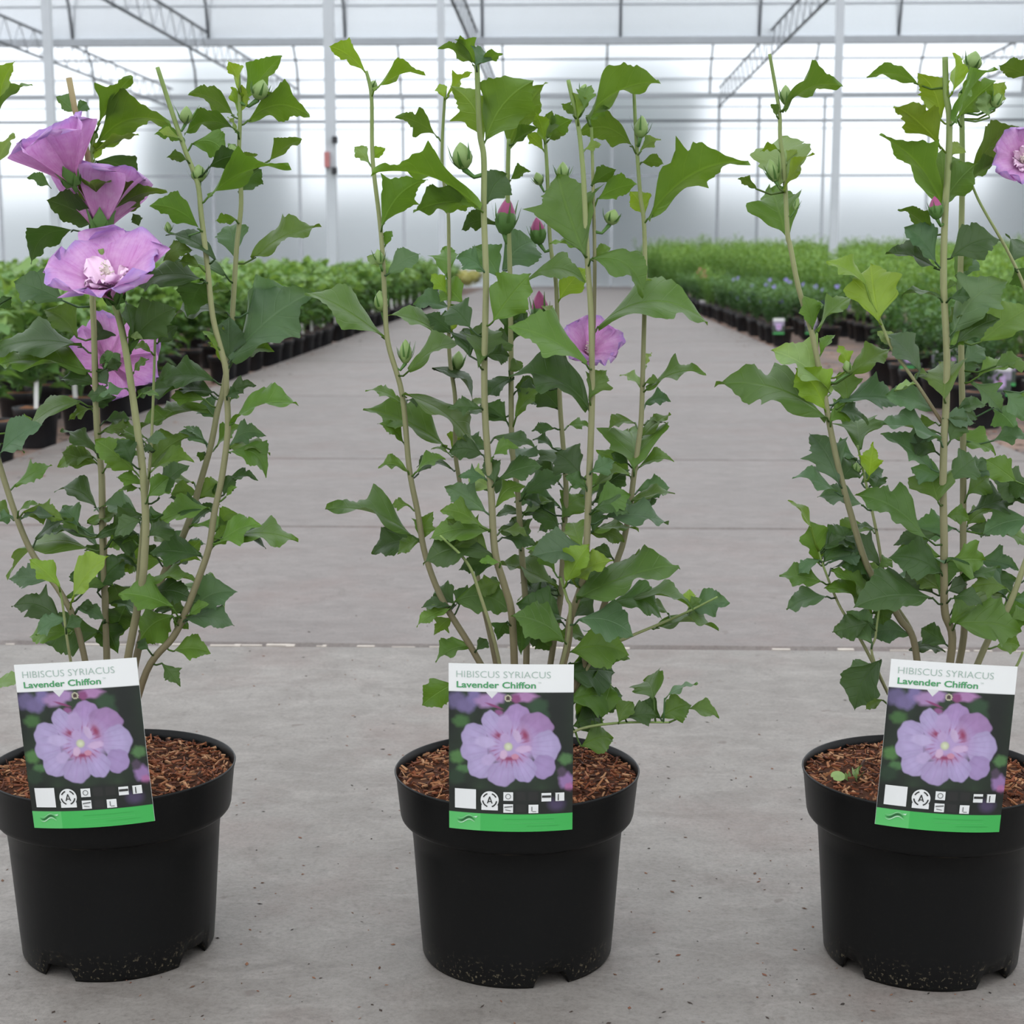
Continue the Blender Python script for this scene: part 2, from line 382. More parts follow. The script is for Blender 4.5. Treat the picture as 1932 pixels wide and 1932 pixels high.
wall_far = wall('wall_far', [(-XW, YW, -0.1), (XW, YW, -0.1), (XW, YW, ZG), (-XW, YW, ZG)], M['wall_film'])
wall('wall_near', [(-XW, -20, -0.1), (XW, -20, -0.1), (XW, -20, ZG), (-XW, -20, ZG)], M['roof_film'])
wall('wall_left', [(-XW, -20, -0.1), (-XW, YW, -0.1), (-XW, YW, ZG+ZR), (-XW, -20, ZG+ZR)], M['roof_film'])
wall('wall_right', [(XW, -20, -0.1), (XW, YW, -0.1), (XW, YW, ZG+ZR), (XW, -20, ZG+ZR)], M['roof_film'])

# hoops (arched roof bars) of the two bays in view
for (y0, y1) in bays[4:]:
    hm = None
    for k in range(-7, 8):
        X = 0.96 + 2.45*k
        if hm is None:
            m_ = MB(); pts = []
            for j in range(NA+1):
                y, z = arch(y0, y1, j/NA); pts.append((0, y, z-0.03))
            m_.tube(pts, 0.026, 6); hm = m_.build('hoop', M['steel_dark'], ceiling); hm.location.x = X; h0 = hm
        else:
            h = h0.copy(); COL.objects.link(h); h.location.x = X
# purlins along x on the arches, gutter beams, rails on the far wall
def bar_x(name, y, z, ry, rz, mat, parent):
    m_ = MB(); m_.box((-XW, y-ry, z-rz), (XW, y+ry, z+rz)); return m_.build(name, mat, parent, False)
for s_, r_ in ((0.90, 0.02), (0.955, 0.016), (0.80, 0.02)):
    y, z = arch(30, 40, s_); bar_x('purlin', y, z-0.05, r_, r_, M['steel'], ceiling)
y, z = arch(20, 30, 0.9); bar_x('purlin', y, z-0.05, 0.02, 0.02, M['steel_pale'], ceiling)
for s_ in np.linspace(0.99, 0.7, 200):
    y, z = arch(20, 30, s_); dv = Vector((0, y, z-0.05)) - CAM
    if CXY - FPX*dv.dot(UP)/dv.dot(FWD) < 9: bar_x('purlin', y, z-0.05, 0.016, 0.016, M['steel'], ceiling); break
bar_x('gutter_beam', 30, ZG-0.02, 0.07, 0.062, M['steel'], ceiling)
bar_x('gutter_beam', 20, ZG-0.02, 0.07, 0.062, M['steel'], ceiling)
bar_x('gutter_beam', YW-0.08, ZG-0.02, 0.07, 0.055, M['steel_pale'], ceiling)
for z_, r_, m_ in ((3.90, 0.028, 'steel_dark'), (2.62, 0.024, 'steel'), (4.22, 0.014, 'steel'), (3.72, 0.012, 'steel_pale'), (4.95, 0.012, 'steel')):
    if z_ < ZG: bar_x('rail', YW-0.05, z_, 0.02, r_, M[m_], wall_far)
for px in (10, 180, 410, 572, 765, 955, 1150, 1345, 1418, 1537, 1727, 1925):
    X = (px-1065)/FPX*YW
    m_ = MB(); m_.box((X-0.03, YW-0.13, -0.05), (X+0.03, YW-0.075, ZG-0.05))
    m_.build('stud', M['steel_pale'] if px not in (1345, 1418) else M['steel'], wall_far, False)
# lattice trusses running along the depth
def truss(X, y0=20.0, y1=39.85, zt=4.66, zb=4.22):
    m_ = MB(); m_.tube([(X, y0, zt), (X, y1, zt)], 0.025, 6); t_ = m_.build('truss', M['steel_dark'], ceiling)
    m_ = MB(); m_.tube([(X, y0, zb), (X, y1, zb)], 0.025, 6); m_.build('bottom_chord', M['steel_dark'], t_)
    n = 52
    for k in range(n):
        a = y0 + (y1-y0)*k/n; b = y0 + (y1-y0)*(k+1)/n
        m_ = MB(); p, q = ((zb, zt) if k % 2 == 0 else (zt, zb))
        m_.tube([(X, a, p), (X, b, q)], 0.010, 4, False); m_.build('web_bar', M['steel'], t_)
    return t_
for px in (340, 570, 942, 1345, 1712): truss((px-1065)/FPX*YW)
# posts on the gutter line at 20 m
def post(px, w, mat, y=20.0):
    X = (px-1065)/FPX*y
    m_ = MB(); m_.box((X-w, y-w, -0.04), (X+w, y+w, ZG-0.08)); return m_.build('post', mat, ceiling, False), X
P0, PX = post(630, 0.06, M['steel_pale'])
post(109, 0.05, M['steel_pale']); post(836, 0.042, M['steel_pale']); post(1561, 0.045, M['steel_pale'])
for px, z0_, z1_, mt, dx in ((630, 2.02, 2.10, 'black_plastic_small', 0.07), (627, 1.74, 1.92, 'red_plastic', -0.03), (634, 1.66, 1.74, 'black_plastic_small', 0.06)):
    m_ = MB(); X = PX+dx; m_.box((X-0.035, 19.86, z0_), (X+0.025, 19.94, z1_)); m_.build('valve_fitting', M[mt], P0, False)

# trees outside the far wall
def blob_tree(X, Y, h, r, name='tree', label=None, r2=None, zc=None):
    root = empty(name, (X, Y, -0.08)); tag(root, label, 'tree')
    m_ = MB(); m_.tube([(0,0,0), (0.05,0,h*0.5), (0,0,h*0.8)], [0.14, 0.1, 0.04], 8); m_.build('trunk', M['bark'], root)
    v, f = [], []; nu, nv = 28, 20; rr = random.Random(int(X*10))
    ph = [(rr.uniform(0, 6.28), rr.randint(2, 7), rr.randint(2, 7), rr.uniform(0.04, 0.10)) for _ in range(6)]
    for i in range(nv+1):
        a = math.pi*i/nv
        for j in range(nu):
            b = 2*math.pi*j/nu
            d = 1 + sum(am*math.sin(p+k*b)*math.sin(l*a+p) for p, k, l, am in ph) + rr.uniform(-.05, .05)
            v.append((r*d*math.sin(a)**0.8*math.cos(b), 0.75*r*d*math.sin(a)**0.8*math.sin(b), h*0.53 - h*0.47*math.cos(a)*(0.9+0.1*d)))
    f = [(i*nu+j, i*nu+(j+1)%nu, (i+1)*nu+(j+1)%nu, (i+1)*nu+j) for i in range(nv) for j in range(nu)]
    mesh_obj('crown', v, f, M['tree_leaf'], root)
blob_tree((425-1065)/FPX*42, 42.3, 6.1, 1.75, label='dark conical tree outside, seen through the film left of the thick post')
blob_tree((1150-1065)/FPX*42.2, 42.5, 6.4, 2.15, label='broad dark tree outside, seen through the film behind the aisle end')
blob_tree((1960-1065)/FPX*42.2, 42.0, 5.6, 1.7, label='dark tree outside, seen through the film at the right bed')
m_ = MB(); nx = 160  # foliage row added outside to darken the lower part of the far wall
v, f = [], []
for i in range(nx+1):
    x = -XW + 2*XW*i/nx
    for dy, z in ((0, -0.08), (-0.1, 1.2), (0.0, 2.1), (0.5, 2.4), (1.0, 2.1), (1.2, -0.08)):
        v.append((x, 44.0+dy+R.uniform(-.12, .12), z+(R.uniform(-.2, .2) if z > 0 else 0)))
f = [(i*6+k, (i+1)*6+k, (i+1)*6+k+1, i*6+k+1) for i in range(nx) for k in range(5)]
o = mesh_obj('added_shade_row', v, f, M['tree_leaf']); tag(o, 'long low foliage row added outside to darken the lower far wall', 'added_shade_row')

# ------------------------------------------------------------------ hero pots
POT_H, POT_R = 0.180, 0.1155
def hero_pot(parent, notches):
    n = 96
    prof_o = [(0.0, 0.010), (0.080, 0.010), (0.0885, 0.0), (0.0905, 0.004), (0.0925, 0.03), (0.0985, 0.120), (0.1005, 0.1405), (0.1025, 0.1425),
              (0.1075, 0.1430), (0.1095, 0.1455), (0.1105, 0.149), (0.1140, 0.182), (0.1152, 0.1865), (0.1158, 0.1885), (0.1150, 0.1897), (0.1142, 0.1888),
              (0.1130, 0.180), (0.1110, 0.160), (0.0, 0.158)]
    prof_o = [(r, z*0.936 if z <= 0.1405 else z-0.009) for r, z in prof_o]
    V = []
    for r, z in prof_o:
        for k in range(n):
            a = 2*math.pi*k/n
            zz, rr = z, r
            if z <= 0.004 and r > 0.085:
                for (c, w) in notches:
                    d = abs((a - c + math.pi) % (2*math.pi) - math.pi)
                    if d < w: zz = 0.0135
            V.append((rr*math.cos(a), rr*math.sin(a), zz))
    m = len(prof_o)
    F = [(i*n+k, i*n+(k+1)%n, (i+1)*n+(k+1)%n, (i+1)*n+k) for i in range(m-1) for k in range(n)]
    return mesh_obj('pot', V, F, M['pot'], parent)
chip_cols = [srgb(150, 92, 62), srgb(122, 70, 46), srgb(176, 120, 82), srgb(96, 56, 40), srgb(138, 78, 50), srgb(190, 142, 104), srgb(74, 46, 34)]
def hero_soil(parent, seed):
    rr = random.Random(seed); nr, na = 7, 40; V = []
    for i in range(nr+1):
        for k in range(na):
            r = 0.1128*i/nr; a = 2*math.pi*k/na
            V.append((r*math.cos(a), r*math.sin(a), 0.1685 + rr.uniform(-.002, .003) + 0.004*(1-(i/nr)**2)))
    F = [(i*na+k, i*na+(k+1)%na, (i+1)*na+(k+1)%na, (i+1)*na+k) for i in range(nr) for k in range(na)]
    s = mesh_obj('soil', V, F, M['soil'], parent)
    mb = MB()
    for i in range(1500):
        r = 0.112*math.sqrt(rr.random()); a = rr.uniform(0, 6.28)
        l = rr.uniform(0.003, 0.011)*(1.8 if rr.random() < 0.06 else 1); w = rr.uniform(0.0008, 0.003); h = rr.uniform(0.0006, 0.002)
        q = Matrix.Rotation(rr.uniform(0, 6.28), 3, 'Z') @ Matrix.Rotation(rr.gauss(0, 0.3), 3, 'Y') @ Matrix.Rotation(rr.uniform(-.6, .6), 3, 'X')
        c = Vector((r*math.cos(a), r*math.sin(a), 0.1715 + 0.004*(1-(r/.11)**2) + rr.uniform(0, 0.0035)))
        if c.xy.length + l*0.5 > 0.1132: c.xy *= (0.1132-l*0.5)/c.xy.length
        P = [Vector((sx*l*0.5, sy*w*0.5*(0.6 if sx > 0 else 1), sz*h*0.5)) for sx in (-1, 1) for sy in (-1, 1) for sz in (-1, 1)]
        mb.add([c + q @ p for p in P], [(0,1,3,2),(4,6,7,5),(0,4,5,1),(2,3,7,6),(0,2,6,4),(1,5,7,3)], c=rr.choice(chip_cols))
    ch = mb.build('bark_chips', M['chips'], s, False, col=True); tag(ch, kind='stuff')
    return s

# ------------------------------------------------------------------ leaves
PROFILES = {
  3: [(0,.015),(.07,.06),(.15,.14),(.22,.23),(.28,.32),(.32,.30),(.37,.42),(.41,.40),(.46,.50),(.50,.36),(.54,.25),(.58,.25),(.62,.30),(.65,.23),(.70,.25),(.74,.17),(.79,.185),(.84,.11),(.89,.10),(.94,.04),(1,.003)],
  1: [(0,.015),(.07,.09),(.15,.21),(.22,.31),(.28,.39),(.32,.38),(.38,.47),(.42,.44),(.48,.50),(.52,.44),(.58,.46),(.62,.37),(.68,.38),(.72,.28),(.78,.275),(.83,.18),(.89,.15),(.94,.06),(1,.003)],
}
CLS = {'y': (128, 158, 54), 'm': (92, 124, 50), 'd': (64, 92, 46), 't': (86, 117, 80), 'p': (138, 164, 104)}  # 't' puts the sky's reflection on glossy lower leaves into their colour
def leaf(parent, stems, P, rng, W2L=0.84):
    """P: base px, tip px, apparent width px, class, options; the depth comes from the stem that carries the leaf"""
    bx, by, tx, ty, w = P[:5]
    tx, ty, w = bx+(tx-bx)*1.07, by+(ty-by)*1.07, w*1.30
    opts = P[5] if len(P) > 5 else ''
    arch = P[6] if len(P) > 6 else 0.07
    # carrying stem: nearest sample in the picture, slightly below the blade base
    best = min(((sx-bx)**2 + (sy-by-8)**2, i) for i, (sx, sy, p) in enumerate(stems))[1]
    node = stems[best][2]
    off = rng.uniform(-0.010, 0.010)
    if 'f' in opts: off = -0.016
    if 'b' in opts: off = 0.018
    B = at_y(bx, by, node.y + off)
    s = (B-CAM).dot(FWD)/FPX
    Lpx = math.hypot(tx-bx, ty-by)
    cap = 0.0
    if w <= W2L*Lpx:
        roll = math.acos(max(0.22, w/(W2L*Lpx))); dy = rng.uniform(-0.22, 0.22)*Lpx*s
        Ltrue = Lpx
        if 'n' in opts: roll = min(roll, 0.3)
    else:
        Ltrue = min(w/W2L, Lpx*2.2); roll = 0.0
        dy = math.sqrt(max(0, Ltrue**2 - Lpx**2))*s*(-1 if 'u' in opts else 1)
    T = at_y(tx, ty, B.y + dy)
    m = T - B; L = m.length; m.normalize()
    c = (CAM - B).normalized()
    s0 = m.cross(c).normalized(); n0 = s0.cross(m); n0 = n0 if n0.dot(c) > 0 else -n0
    k = s0 if s0.z > 0 else -s0
    if abs(s0.z) < 0.25 and rng.random() < 0.5: k = -k
    above = B.z > H + 0.02
    n = (-n0 if above else n0)*math.cos(roll) + k*math.sin(roll)
    if roll == 0.0 and n.z < 0: n = -n
    side = m.cross(n).normalized()
    Wd = max(W2L*L*0.55, min(W2L*L, w*s/max(0.22, math.cos(roll))))
    up = Vector((0,0,1)); a = up - m*up.dot(m)
    adir = a.normalized() if a.length > 0.35 else n
    prof = PROFILES[3 if ('3' in opts or (('1' not in opts) and rng.random() < 0.55)) else 1]
    ts = np.array([p[0] for p in prof]); hs = np.array([p[1] for p in prof])
    hs = hs*np.array([1+rng.uniform(-.05, .05) for _ in hs])
    tt = np.concatenate([np.linspace(0, .3, 8)[:-1], np.linspace(.3, 1, 27)])
    ix = np.clip(np.searchsorted(ts, tt, side='right')-1, 0, len(ts)-2); fr_ = (tt-ts[ix])/(ts[ix+1]-ts[ix]); fr_ = fr_*.45+.55*(0.5-0.5*np.cos(np.pi*fr_))
    hw = hs[ix]*(1-fr_)+hs[ix+1]*fr_
    hw = np.concatenate([hw[:1], (hw[:-2]+4*hw[1:-1]+hw[2:])/6, hw[-1:]])
    cols = np.array([-1, -.66, -.33, 0, .33, .66, 1])
    fold = rng.uniform(0.16, 0.5); wav = rng.uniform(0.03, 0.09); ph = rng.uniform(0, 6.28); fr = rng.uniform(9, 15)
    tw = rng.uniform(-0.45, 0.45); curl = rng.uniform(0.0, 0.16); sway = rng.uniform(-.06, .06)
    ql, qr = rng.uniform(0, 6.28), rng.uniform(0, 6.28); jl = [1+.09*math.sin(17*t_+ql)+.05*math.sin(31*t_+qr) for t_ in tt]; jr = [1+.09*math.sin(19*t_+qr)+.05*math.sin(29*t_+ql) for t_ in tt]
    V, UV = [], []
    for ti, (t_, h_) in enumerate(zip(tt, hw)):
        asym = 1 + 0.06*math.sin(7*t_+ph)
        for u in cols:
            au = abs(u)
            x = u*h_*Wd*asym*(jl if u < 0 else jr)[ti] + sway*L*math.sin(math.pi*t_)
            fwd = t_*L + au**1.4*h_*L*0.42*(1-t_)
            lift = fold*au*h_*Wd + wav*Wd*au*au*math.sin(fr*t_+ph+(1.7 if u > 0 else 0)) - au**3*h_*Wd*0.12
            tang = tw*t_
            sd = side*math.cos(tang) + n*math.sin(tang); nn = n*math.cos(tang) - side*math.sin(tang)
            p = B + m*fwd + sd*x + nn*lift + adir*(arch*L*4*t_*(1-t_)) - up*(curl*L*t_**4*0.5)
            V.append(p); UV.append((0.5+u*h_, t_))
    nc = len(cols)
    F = [(i*nc+j, i*nc+j+1, (i+1)*nc+j+1, (i+1)*nc+j) for i in range(len(tt)-1) for j in range(nc-1)]
    mb = MB(); mb.add(V, F, UV)
    if (node-B).length < 0.034:
        midp = (node+B)*0.5 + Vector((0,0,-0.12*(node-B).length))
        mb.tube([node, midp, B, B + m*L*0.06], [0.0011, 0.0009, 0.0009, 0.0006], 5)
    o = mb.build('leaf', M['leaf'], None, True, uv=True)
    o.parent = parent; o.matrix_parent_inverse = Matrix.Translation(-parent.location)
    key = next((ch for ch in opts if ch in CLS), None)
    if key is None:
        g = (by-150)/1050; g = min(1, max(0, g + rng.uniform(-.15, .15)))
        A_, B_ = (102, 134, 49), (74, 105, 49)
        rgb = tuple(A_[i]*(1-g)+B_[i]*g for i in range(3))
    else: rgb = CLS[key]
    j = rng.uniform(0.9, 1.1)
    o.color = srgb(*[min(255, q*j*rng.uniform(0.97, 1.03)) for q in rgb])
    return o

def smooth_pts(pts, n=6):
    out = []
    P = [pts[0]] + list(pts) + [pts[-1]]
    for i in range(1, len(P)-2):
        p0, p1, p2, p3 = (np.array(q, dtype=float) for q in P[i-1:i+3])
        for k in range(n):
            t = k/n
            out.append(0.5*((2*p1) + (-p0+p2)*t + (2*p0-5*p1+4*p2-p3)*t*t + (-p0+3*p1-3*p2+p3)*t**3))
    out.append(np.array(pts[-1], dtype=float))
    return out
def stem(parent, px, off, r0, r1, samples, ybase, name='stem', mat='stem', hidden_base=None):
    """px listed from the top of the shoot down to the soil; off = how far behind (+) or before (-) the pot centre the shoot stands"""
    P = smooth_pts(px); top, bot = P[0][1], P[-1][1]
    pts = []
    for q in P:
        g = min(1, max(0, (bot-q[1])/350.0)) if bot > 1300 else 1.0
        p = at_y(q[0], q[1], ybase + off*g); pts.append(p); samples.append((q[0], q[1], p))
    m = len(pts)
    rad = [0.73*(r1 + (r0-r1)*(i/(m-1))**0.8) for i in range(m)]
    mb = MB(); mb.tube(pts, rad, 9)
    o = mb.build(name, M[mat], None); o.parent = parent; o.matrix_parent_inverse = Matrix.Translation(-parent.location)
    return o
def rel(o, parent):
    o.parent = parent; o.matrix_parent_inverse = Matrix.Translation(-parent.location)

# ------------------------------------------------------------------ flowers and buds (built in place, axis given in the world)
def frame(axis):
    a = axis.normalized(); x = a.orthogonal().normalized(); return x, a.cross(x), a
def flower(parent, base, axis, L, open0, open1, seed, npet=5, inner=True, ruff=0.10, wide=1.0, calyx=True):
    rng = random.Random(seed); ex, ey, ez = frame(axis)
    # centre: staminal column with anthers, the part that carries the petals
    mb = MB(); mb.tube([base, base+ez*L*0.25, base+ez*L*0.52], [L*.05, L*.045, L*.03], 8)
    for k in range(34):
        p = base + ez*L*rng.uniform(0.2, 0.54); d = (ex*rng.gauss(0,1)+ey*rng.gauss(0,1)+ez*rng.gauss(0,.4)).normalized()
        mb.tube([p, p+d*L*0.07, p+d*L*0.10], [L*.006, L*.006, L*.018], 4)
    root = mb.build('flower', M['stamen'], None); rel(root, parent)
    def petal(a0, ln, o0, o1, wd, name, mat, lift):
        rows, cs = 14, 13; V, UV = [], []
        r, h, ang = L*0.03, lift, o0
        ph = rng.uniform(0, 6.28); fr = rng.uniform(2.2, 3.6)
        prev = 0
        for i in range(rows+1):
            t = i/rows; ang = o0 + (o1-o0)*t
            if i: r += math.sin(ang)*ln/rows; h += math.cos(ang)*ln/rows
            hwid = wd*ln*(0.10 + 0.46*math.sin(min(1, t*0.98)*math.pi*0.56)**1.2)*(1.0 if t < 0.85 else 1-0.55*((t-0.85)/0.15)**2)
            for j in range(cs):
                u = 2*j/(cs-1)-1
                notch = -0.17*ln*t**4*(abs(u)**3) + 0.02*ln*t**5*math.sin(9*u+ph)
                rf = ruff*ln*t**2*(0.4+0.6*abs(u))*math.sin(fr*u*2.2+ph+3*t) + 0.10*ln*abs(u)**2*(0.5)*t
                rr = r + math.sin(ang)*notch - math.cos(ang)*rf
                hh = h + math.cos(ang)*notch + math.sin(ang)*rf
                dx = u*hwid
                ca, sa = math.cos(a0), math.sin(a0)
                # wrap the blade round the axis
                wrap = math.atan2(dx, max(rr, ln*0.22))*0.55
                px_ = rr*math.cos(wrap) - 0; py_ = dx*0.9
                X_ = px_*ca - py_*sa; Y_ = px_*sa + py_*ca
                V.append(base + ex*X_ + ey*Y_ + ez*hh); UV.append((0.5+0.5*u, t))
        F = [(i*cs+j, i*cs+j+1, (i+1)*cs+j+1, (i+1)*cs+j) for i in range(rows) for j in range(cs-1)]
        o = mesh_obj(name, V, F, mat, None, True, UV)
        o.parent = root; return o
    a_off = rng.uniform(0, 6.28)
    for k in range(npet):
        petal(a_off + 2*math.pi*k/npet + rng.uniform(-.12, .12), L*rng.uniform(0.93, 1.06), open0, open1*rng.uniform(0.88, 1.1), wide*rng.uniform(0.95, 1.1), 'petal', M['petal'], L*0.01*k)
    if inner:
        for k in range(9):
            petal(rng.uniform(0, 6.28), L*rng.uniform(0.32, 0.66), 0.35, rng.uniform(0.6, 1.2), rng.uniform(0.45, 0.8), 'inner_petal', M['petal_pale'], L*0.05)
    if calyx:
        mb = MB()
        for k in range(5):
            a = 2*math.pi*k/5+0.3; d = ex*math.cos(a)+ey*math.sin(a); sd = -ex*math.sin(a)+ey*math.cos(a)
            V = []
            for i in range(6):
                t = i/5; rr = L*(0.04+0.16*t**0.7); hh = -L*0.10+L*0.36*t; wdt = L*0.13*math.sin(math.pi*min(1, (0.25+0.75*(1-t))*0.62))*(1-t**3)
                V += [base+ez*hh+d*rr-sd*wdt, base+ez*hh+d*(rr+L*.02), base+ez*hh+d*rr+sd*wdt]
            mb.add(V, [(i*3+j, i*3+j+1, i*3+j+4, i*3+j+3) for i in range(5) for j in range(2)])
        mb.tube([base-ez*L*0.2, base-ez*L*0.06, base], [L*.03, L*.06, L*.07], 8)
        o = mb.build('calyx', M['calyx'], None); o.parent = root
    return root

def bud(parent, stems, bx, by, tx, ty, w, pink, rng, bracts=7, spread=0.55):
    best = min(((sx-bx)**2 + (sy-by-6)**2, i) for i, (sx, sy, p) in enumerate(stems))[1]; node = stems[best][2]
    B = at_y(bx, by, node.y + rng.uniform(-.012, .008)); T = at_y(tx, ty, B.y+rng.uniform(-.005, .005))
    ax = T-B; L = ax.length; ex, ey, ez = frame(ax); s = (B-CAM).dot(FWD)/FPX; r = w*s/2
    def lat(mb, prof, n=15, ridge=0.06, c=0):
        V = []
        for rr, z in prof:
            for k in range(n):
                a = 2*math.pi*k/n; q = rr*(1+ridge*math.cos(5*a+z*3))
                V.append(B + ex*q*math.cos(a) + ey*q*math.sin(a) + ez*z*L)
        m = len(prof); mb.add(V, [(i*n+k, i*n+(k+1)%n, (i+1)*n+(k+1)%n, (i+1)*n+k) for i in range(m-1) for k in range(n)])
    mb = MB(); lat(mb, [(0.02*r, 0.02), (.45*r, .08), (.85*r, .25), (r, .45), (.82*r, .66), (.5*r, .84), (.2*r, .95), (.01*r, 1.0)])
    o = mb.build('bud', M['bud_pink'] if pink else M['bud_green'], None); rel(o, parent)
    mb = MB()
    if pink: lat(mb, [(0.03*r, 0.0), (.55*r, .07), (.95*r, .25), (1.06*r, .40), (.98*r, .52), (.9*r, .58)], ridge=0.09)
    mb.tube([node, (node+B)/2 - Vector((0,0,.004)), B+ez*L*.05], [r*.22, r*.2, r*.3], 6)
    for k in range(bracts):
        a = 2*math.pi*k/bracts + rng.uniform(-.2, .2); d = ex*math.cos(a)+ey*math.sin(a); sd = -ex*math.sin(a)+ey*math.cos(a)
        ln = L*rng.uniform(.65, 1.0); sp = spread*rng.uniform(.6, 1.25); V = []
        for i in range(6):
            t = i/5; rr = r*0.35*min(1, t*4) + r*0.75*min(1, t*2) + sp*ln*t*t*0.45
            q = B + d*rr + ez*(ln*t); wd = r*0.17*(1-t**2)+r*.02
            V += [q-sd*wd, q+sd*wd]
        mb.add(V, [(2*i, 2*i+1, 2*i+3, 2*i+2) for i in range(5)])
    c = mb.build('calyx', M['calyx'], None); c.parent = o
    return o

# ------------------------------------------------------------------ hero plants
def conv(ox, oy, s, rows):
    out = []
    for r in rows:
        out.append((ox+r[0]*s, oy+r[1]*s, ox+r[2]*s, oy+r[3]*s, r[4]*s) + tuple(r[5:]))
    return out
C5, C6 = (580, 60, 820/1932), (600, 650, 800/1932)
L1, L2 = (0, 100, 600/1656), (0, 700, 600/1932)
R1, R2 = (1350, 80, 582/1814), (1350, 650, 582/1606)

# shoots: pixel polyline from the tip down to the soil, offset from the pot's centre plane, base and tip radius
CENTRE_STEMS = [
 ([(691,134),(701,183),(703,298),(716,412),(722,480),(726,561),(732,646),(759,745),(772,882),(788,965),(803,1048),(836,1134),(894,1230),(945,1330),(962,1430)], 0.01, .0046, .0021),
 ([(841,162),(835,255),(835,323),(845,391),(847,463),(848,560),(847,640),(850,690),(859,754),(859,849),(867,907),(886,1010),(898,1068),(908,1126),(931,1230),(965,1420)], 0.05, .0035, .0018),
 ([(900,122),(905,247),(913,298),(913,400),(916,484),(917,552),(914,680),(915,774),(921,865),(927,932),(931,1010),(937,1056),(952,1105),(966,1163),(972,1300),(975,1430)], -0.035, .0050, .0032),
 ([(960,262),(958,366),(962,506),(964,654),(966,836),(977,932),(983,1023),(991,1126),(994,1200),(988,1430)], 0.03, .0045, .0026),
 ([(1028,259),(1032,315),(1038,455),(1049,535),(1053,654),(1057,770),(1066,882),(1068,940),(1064,1010),(1060,1085),(1055,1147),(1010,1430)], 0.045, .0042, .0020),
 ([(1072,151),(1091,238),(1098,298),(1102,353),(1108,484),(1115,590),(1117,697),(1117,754),(1114,849),(1111,919),(1107,1023),(1099,1097),(1076,1168),(1068,1230),(1015,1430)], -0.04, .0050, .0024),
 ([(1116,240),(1119,350),(1122,480),(1121,590),(1117,697)], -0.03, .0026, .0018),
 ([(1196,170),(1200,255),(1208,366),(1215,421),(1217,527),(1213,697),(1211,766),(1208,810),(1196,898),(1188,961),(1176,1023),(1165,1056),(1151,1105),(1134,1159),(1090,1280),(1025,1430)], 0.0, .0045, .0020),
 ([(1262,1363),(1167,1364),(1085,1379),(1020,1425)], -0.03, .0022, .0012),
 ([(1354,1126),(1296,1155),(1238,1180),(1180,1205),(1120,1240),(1030,1420)], 0.0, .0026, .0011),
 ([(1058,1090),(1070,1130),(1076,1150),(1066,1230),(1010,1425)], -0.05, .0028, .0016),
 ([(830,1010),(880,1060),(905,1120),(940,1240),(968,1420)], -0.05, .0026, .0014),
]
LEFT_STEMS = [
 ([(178,250),(172,300),(170,360),(176,470),(174,567),(177,625),(179,716),(183,818),(191,893),(193,1011),(200,1200),(205,1430)], 0.03, .0044, .0026),
 ([(190,470),(205,530),(214,567),(228,614),(239,672),(248,731),(258,802),(269,886),(275,980),(273,1042),(266,1113),(235,1280),(222,1430)], -0.03, .0052, .0036),
 ([(297,127),(326,216),(351,288),(373,346),(380,408),(391,499),(402,600),(424,687),(427,731),(430,809),(419,899),(404,970),(394,1035),(370,1104),(348,1160),(326,1203),(276,1268),(232,1425)], -0.02, .0048, .0026),
 ([(449,122),(453,209),(451,292),(455,383),(447,462),(440,571),(435,650),(420,740),(410,778),(398,840),(377,914),(360,973),(335,1035),(307,1088),(260,1230),(228,1425)], 0.03, .0050, .0022),
 ([(293,629),(288,781),(282,886),(268,1000),(250,1200),(225,1425)], 0.01, .0028, .0015),
 ([(-30,150),(-30,400),(-38,650),(-40,740),(-15,820),(0,880),(28,967),(53,1029),(75,1066),(115,1120),(150,1200),(195,1425)], 0.0, .0042, .0034),
 ([(112,1110),(118,1140),(130,1228),(150,1320),(195,1428)], -0.05, .0022, .0012),
]
RIGHT_STEMS = [
 ([(1452,102),(1465,176),(1471,218),(1472,260),(1478,305),(1482,362),(1486,442),(1491,465),(1507,545),(1530,622),(1546,699),(1555,741),(1564,795),(1582,882),(1604,965),(1633,1060),(1662,1110),(1698,1168),(1727,1223),(1742,1430)], 0.0, .0046, .0020),
 ([(1783,108),(1785,176),(1791,224),(1789,305),(1783,401),(1780,529),(1786,657),(1785,759),(1781,831),(1779,922),(1781,1012),(1781,1103),(1783,1157),(1796,1223),(1757,1430)], -0.035, .0052, .0034),
 ([(1812,176),(1815,240),(1815,369),(1812,529),(1814,699),(1817,831),(1817,976),(1817,1121),(1815,1223),(1765,1430)], 0.025, .0048, .0030),
 ([(1965,880),(1958,960),(1945,1030),(1932,1067),(1908,1132),(1886,1175),(1857,1223),(1772,1430)], -0.01, .0044, .0030),
 ([(1618,840),(1636,922),(1654,1005),(1669,1089),(1690,1140),(1730,1223),(1745,1428)], 0.02, .0028, .0014),
 ([(1545,1040),(1553,1067),(1582,1139),(1611,1186),(1640,1237),(1735,1428)], 0.0, .0024, .0011),
 ([(1655,590),(1661,606),(1683,657),(1712,699),(1741,741),(1779,800)], -0.03, .0024, .0015),
 ([(1829,335),(1850,385),(1908,487),(1940,570),(1955,700),(1965,880)], 0.0, .0026, .0013),
 ([(1930,1230),(1910,1270),(1860,1330),(1775,1430)], -0.05, .0024, .0013),
 ([(1660,1140),(1652,1200),(1650,1250),(1735,1428)], -0.03, .0020, .0011),
]
